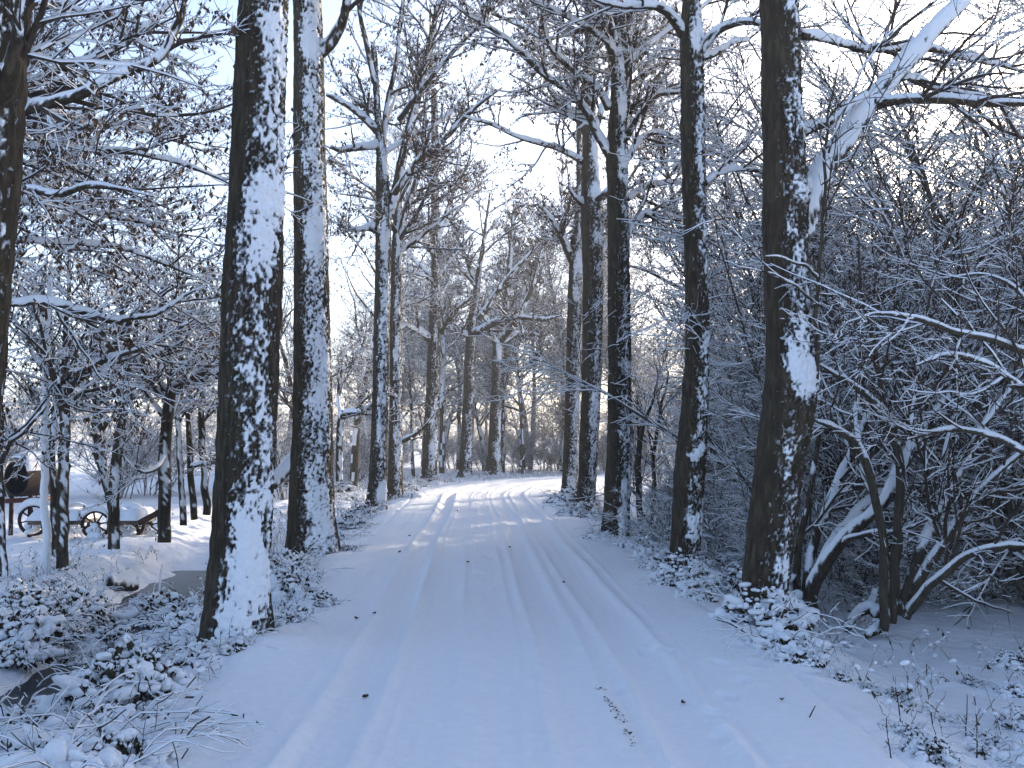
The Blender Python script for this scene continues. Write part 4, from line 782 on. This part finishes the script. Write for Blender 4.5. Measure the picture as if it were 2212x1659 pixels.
fallen_twig('fallen_twig', 'forked dark twig lying on the snow before the massive trunk', [[(1550, 1352, .05, .007), (1580, 1368, .05, .010), (1610, 1382, .04, .012), (1645, 1404, 0, .013)], [(1548, 1362, .06, .005), (1565, 1362, .05, .006), (1582, 1369, .05, .007)], [(1570, 1350, .05, .004), (1590, 1358, .03, .005)]], 700, None, snow=.15)
fallen_twig('dark_log', 'short dark log with a snow cap and an upturned end, in the ditch bank', [[(236, 1272, .02, .055), (255, 1278, .03, .065), (280, 1280, .04, .06), (294, 1280, .05, .045)], [(290, 1283, .03, .03), (296, 1278, .09, .026), (298, 1276, .14, .02)]], 710, None, cat='log', K=16, snow=1.4)
fallen_twig('bent_stick', 'thin stick poking up out of the ice patch beyond the brambles', [[(340, 1305, -.02, .012), (343, 1303, .12, .011), (345, 1300, .30, .010), (349, 1296, .46, .007)]], 720, None, snow=.6)
fallen_twig('snowy_root', 'dark root knuckle with snow pads at the foot of the pale hazel', [[(1830, 1372, .03, .03), (1850, 1358, .12, .045), (1880, 1352, .16, .05), (1900, 1356, .08, .06)], [(1880, 1352, .16, .04), (1888, 1346, .25, .035), (1892, 1344, .33, .025)], [(1870, 1385, .02, .035), (1895, 1380, .06, .045), (1910, 1372, .05, .03)]], 730, None, cat='root', K=14, snow=1.2)
for k, (a, b, c, e, lb) in enumerate([((588, 1040), (648, 965), 16.6, 17, 'upper of two sawn poles leaning behind the nearest trunks'), ((590, 1050), (652, 985), 16.2, 18, 'lower of two sawn poles leaning behind the nearest trunks')]):
    P, R = limb([(a[0], a[1], c, e), ((a[0] + b[0]) / 2, (a[1] + b[1]) / 2, c + .3, e), (b[0], b[1], c + .6, e)]); g = G(); limb_mesh(g, P[0], R[0] , 740 + k, .04, 14); tag(g.build('leaning_pole', [M_trunk]), lb, 'pole')
for k, (vx, vy, h, lean) in enumerate([(2040, 1640, .50, -.25), (1945, 1560, .28, .02), (2110, 1640, .40, .1), (1925, 1640, .2, -.2), (1745, 1560, .10, .5), (2085, 1600, .3, .1)]):
    p = hit(vx, vy); P, R = grow(p[None], np.array([[lean, .05, 1.0]]), np.array([h]), np.array([.0045]), 8, .07, -.01, .5, rng); g = G(); tubes(g, P, R, 4, .4, rng); q = sprout(P, R, rng, 9, .3, 1, 30, 60, .03, .09, .7, .002); P2, R2 = grow(*q, 3, .15, 0, .4, rng); tubes(g, P2, R2, 4, .5, rng)
    tag(g.build('dead_stalk', TM), ['tallest bent dead stalk standing in the snow of the dip', 'short upright dead stalk between small brambles of the dip', 'dead stalk among the brambles nearest the picture corner', 'stubby stalk leaning over at the picture bottom', 'tiny forked twig stuck upright in the smooth bank', 'middle sized dead stalk beside the corner brambles'][k], 'stalk', 'dead stalks in the dip')

# ------------------------------------------------------------------ old farm machinery behind the alders
def rings(g, prof, axis_pts, K, mi=0):
    """sweep: for every ring a centre, two axes and a radius"""
    th = np.linspace(0, 2 * np.pi, K, endpoint=False); V = np.array([c + r * (np.cos(th)[:, None] * np.asarray(a) + np.sin(th)[:, None] * np.asarray(b)) for (c, a, b), r in zip(axis_pts, prof)])
    n = len(V); i = np.arange(n - 1)[:, None] * K; k = np.arange(K)[None]; k2 = np.roll(np.arange(K), -1)[None]
    g.add(V.reshape(-1, 3), np.stack([i + k, i + k2, i + K + k2, i + K + k], -1).reshape(-1, 4), mi)
def box(g, c, sx, sy, sz, rz=0, ry=0, mi=0):
    v = np.array([[a, b, d] for d in (-.5, .5) for b in (-.5, .5) for a in (-.5, .5)]) * [sx, sy, sz]; cy, sn = math.cos(ry), math.sin(ry)
    v = np.stack([v[:, 0] * cy + v[:, 2] * sn, v[:, 1], -v[:, 0] * sn + v[:, 2] * cy], 1); c0, s0 = math.cos(rz), math.sin(rz)
    v = np.stack([v[:, 0] * c0 - v[:, 1] * s0, v[:, 0] * s0 + v[:, 1] * c0, v[:, 2]], 1) + np.asarray(c); g.add(v, [[0, 2, 3, 1], [4, 5, 7, 6], [0, 1, 5, 4], [2, 6, 7, 3], [0, 4, 6, 2], [1, 3, 7, 5]], mi)
def torus_arc(g, c, R, r, a0, a1, n, K=10, mi=0, taper=False):
    t = np.linspace(a0, a1, n); ax = [(np.asarray(c) + R * np.array([math.cos(q), 0, math.sin(q)]), (math.cos(q), 0, math.sin(q)), (0, 1, 0)) for q in t]
    pr = r * (np.sin(np.linspace(.06, np.pi - .06, n)) ** .5 if taper else np.ones(n)); rings(g, pr, ax, K, mi)
def wheel(root, c, R):
    g = G(); torus_arc(g, c, R - .03, .032, 0, 2 * np.pi, 33); w = g.build('wheel', [M_rust], root)
    g = G(); ax = [(np.asarray(c) + np.array([0, q, 0]), (1, 0, 0), (0, 0, 1)) for q in (-.09, -.085, .085, .09)]; rings(g, [.005, .055, .055, .005], ax, 12)
    for k in range(8):
        a = k * math.pi / 4 + .2; m = np.asarray(c) + .5 * R * np.array([math.cos(a), 0, math.sin(a)]); box(g, m, R * .92, .022, .026, 0, -a)
    g.build('hub', [M_rust], w); g = G(); torus_arc(g, np.asarray(c) + np.array([0, 0, .035]), R, .075, .35, math.pi - .2, 26, 10, 0, True); lumps(g, np.array([[c[0], c[1] - .07, c[2] - .02], [c[0] + .06, c[1] - .06, c[2] - .12], [c[0] - .09, c[1] - .06, c[2] - .10], [c[0] + .02, c[1] - .09, c[2] - .2]]), [.07, .06, .06, .10], rng, 0, .8)
    g.build('snow_cap', [M_snow], w)
def snow_slab(g, c, sx, sy, h, n=14, seed=1):
    a, b = np.meshgrid(np.linspace(-1, 1, n), np.linspace(-1, 1, 8)); e = (1 - np.abs(a) ** 6) * (1 - np.abs(b) ** 6); Z = h * np.clip(e, 0, 1) ** .4 * (.75 + .5 * vn(a * 3 + seed, b * 2, seed=seed)); g.add(np.stack([c[0] + a * sx / 2, c[1] + b * sy / 2, c[2] + Z - .004], -1), grid_faces(8, n), 0)
D0 = 18.3
def wpt(vx, vy, d=D0): return W(vx, vy, d)
def trailer(label, ws, bed, pole, seed):
    c0 = wpt((bed[0] + bed[1]) / 2, bed[2]); gz = h1(c0[0], c0[1]); root = thing('farm_cart', label, 'cart', (0, 0, 0))
    for (vx, vy, r, dd) in ws: wheel(root, wpt(vx, vy + 1, D0 + dd), r * 1.08)
    wd = (bed[1] - bed[0]) / 2160 * D0; g = G(); box(g, c0, wd, .8, .06); box(g, c0 + np.array([0, -.42, .0]), wd, .04, .09, 0, 0); g.build('cart_bed', [M_wood], root)
    g = G(); snow_slab(g, c0 + np.array([0, -.02, .035]), wd * 1.04, .95, .19, 24, seed); g.build('snow_cap', [M_snow], root)
    if pole:
        a, b = wpt(*pole[0]), wpt(*pole[1]); m = (a + b) / 2; g = G(); box(g, m, abs(b[0] - a[0]), .08, .07); g.build('drawbar', [M_rust], root); g = G(); snow_slab(g, m + np.array([0, 0, .035]), abs(b[0] - a[0]), .09, .07, 20, seed + 3); g.build('snow_cap', [M_snow], root)
trailer('old farm cart with spoked wheels, deep in snow behind the alders', [(73, 1122, .27, 0), (207, 1132, .25, -.3), (100, 1124, .26, 1.2), (165, 1126, .25, 1.1)], (85, 192, 1124), None, 3)
trailer('second farm cart with tilted rusty plank, wheels sunk in snow by the sawn limbed alder', [(281, 1129, .26, 0), (322, 1133, .24, .5)], (252, 320, 1124), None, 7)
g = G(); p = wpt(322, 1118, D0 - .55); box(g, p, .42, .04, .10, 0, -.5); o = g.build('rusty_plank', [M_rust]); tag(o, 'rusty board propped slantwise against the second farm cart', 'board')
c = wpt(34, 1034, 18.4); dr = nrm(np.array([.45, .88, .03])); sd = nrm(np.cross(dr, [0, 0, 1.0])); uv_ = np.cross(sd, dr); root = thing('slurry_tank', 'rusty open ended tank on a red frame, snow on its back, behind the alders', 'tank', (0, 0, 0))
g = G(); L = .8; tt = [.012, 0, .0, .02, .5, 1, 1.04, 1.06]; pr = [.355, .37, .385, .385, .40, .385, .28, .01]; rings(g, pr, [(c + dr * t_ * L, sd * .86, uv_ * .86) for t_ in tt], 28); g.build('tank_body', [M_rust], root)
g = G(); rings(g, [.356, .35, .345, .01], [(c + dr * t_, sd * .86, uv_ * .86) for t_ in (.013, .1, .6, .62)], 28); g.build('tank_inside', [M_dark], root)
g = G(); th = np.linspace(.5, np.pi - .5, 13); tq = np.linspace(.0, 1.0, 16); V = np.array([[c + dr * t_ * L + (.335 + .13 * math.sin(q) ** 2 * min(1, 6 * t_ + .45) * (.8 + .4 * float(vn(t_ * 6, q * 2, seed=5)))) * (math.cos(q) * sd + math.sin(q) * uv_) - (0 if .55 < q < 2.6 else .03) * uv_ for q in th] for t_ in tq]); g.add(V.reshape(-1, 3), grid_faces(16, 13), 0); g.build('snow_cap', [M_snow], root)
for t_ in (.15, 1.0):
    for sg in (-.26, .26):
        q = c + dr * t_ * L + sd * sg; gz = h1(q[0], q[1]); g = G(); box(g, (q[0], q[1], (gz + c[2] - .28) / 2), .06, .06, c[2] - .28 - gz); g.build('leg', [M_rust], root)
g = G(); q = c + dr * .58 * L; box(g, (q[0], q[1], c[2] - .40), .1, 1.3, .08, -math.atan2(dr[0], dr[1])); g.build('frame', [M_red], root)

rng = np.random.default_rng(950); g = G(); n = 70; t = rng.random(n) ** 1.4; q0, q1 = hit(1300, 1500), hit(1362, 1606); xy = q0[None, :2] + (q1 - q0)[None, :2] * (t[:, None] * 1.15) + rng.normal(0, .018, (n, 2)); zz = np.array([road_z(a, b) for a, b in xy]) + .004
w = rng.uniform(.004, .014, n); az = rng.uniform(0, 6.28, n); ca, sa = np.cos(az) * w, np.sin(az) * w; P = np.stack([xy[:, 0], xy[:, 1], zz], 1); o1 = np.stack([ca, sa, w * .5], 1); o2 = np.stack([-sa * .5, ca * .5, w * .2], 1)
g.add(np.stack([P + o1, P + o2, P - o1 * [1, 1, -.3], P - o2], 1), np.arange(n * 4).reshape(-1, 4), 0); tag(g.build('dirt_specks', [M_leaf]), 'specks of leaf and dirt pressed into the wheel track', 'dirt', kind='stuff')

# ------------------------------------------------------------------ the thin winter air
hm = bpy.data.materials.new('winter_air'); hm.use_nodes = True; ht = hm.node_tree; ht.nodes.clear()
hv = ht.nodes.new('ShaderNodeVolumePrincipled'); hv.inputs['Color'].default_value = (.93, .94, .96, 1); hv.inputs['Density'].default_value = .0016; hv.inputs['Anisotropy'].default_value = .35
ho = ht.nodes.new('ShaderNodeOutputMaterial'); ht.links.new(hv.outputs[0], ho.inputs['Volume'])
g = G(); box(g, (0, 0, 11), 4200, 4200, 36); tag(g.build('haze', [hm], smooth=False), 'thin pale winter haze', kind='stuff')
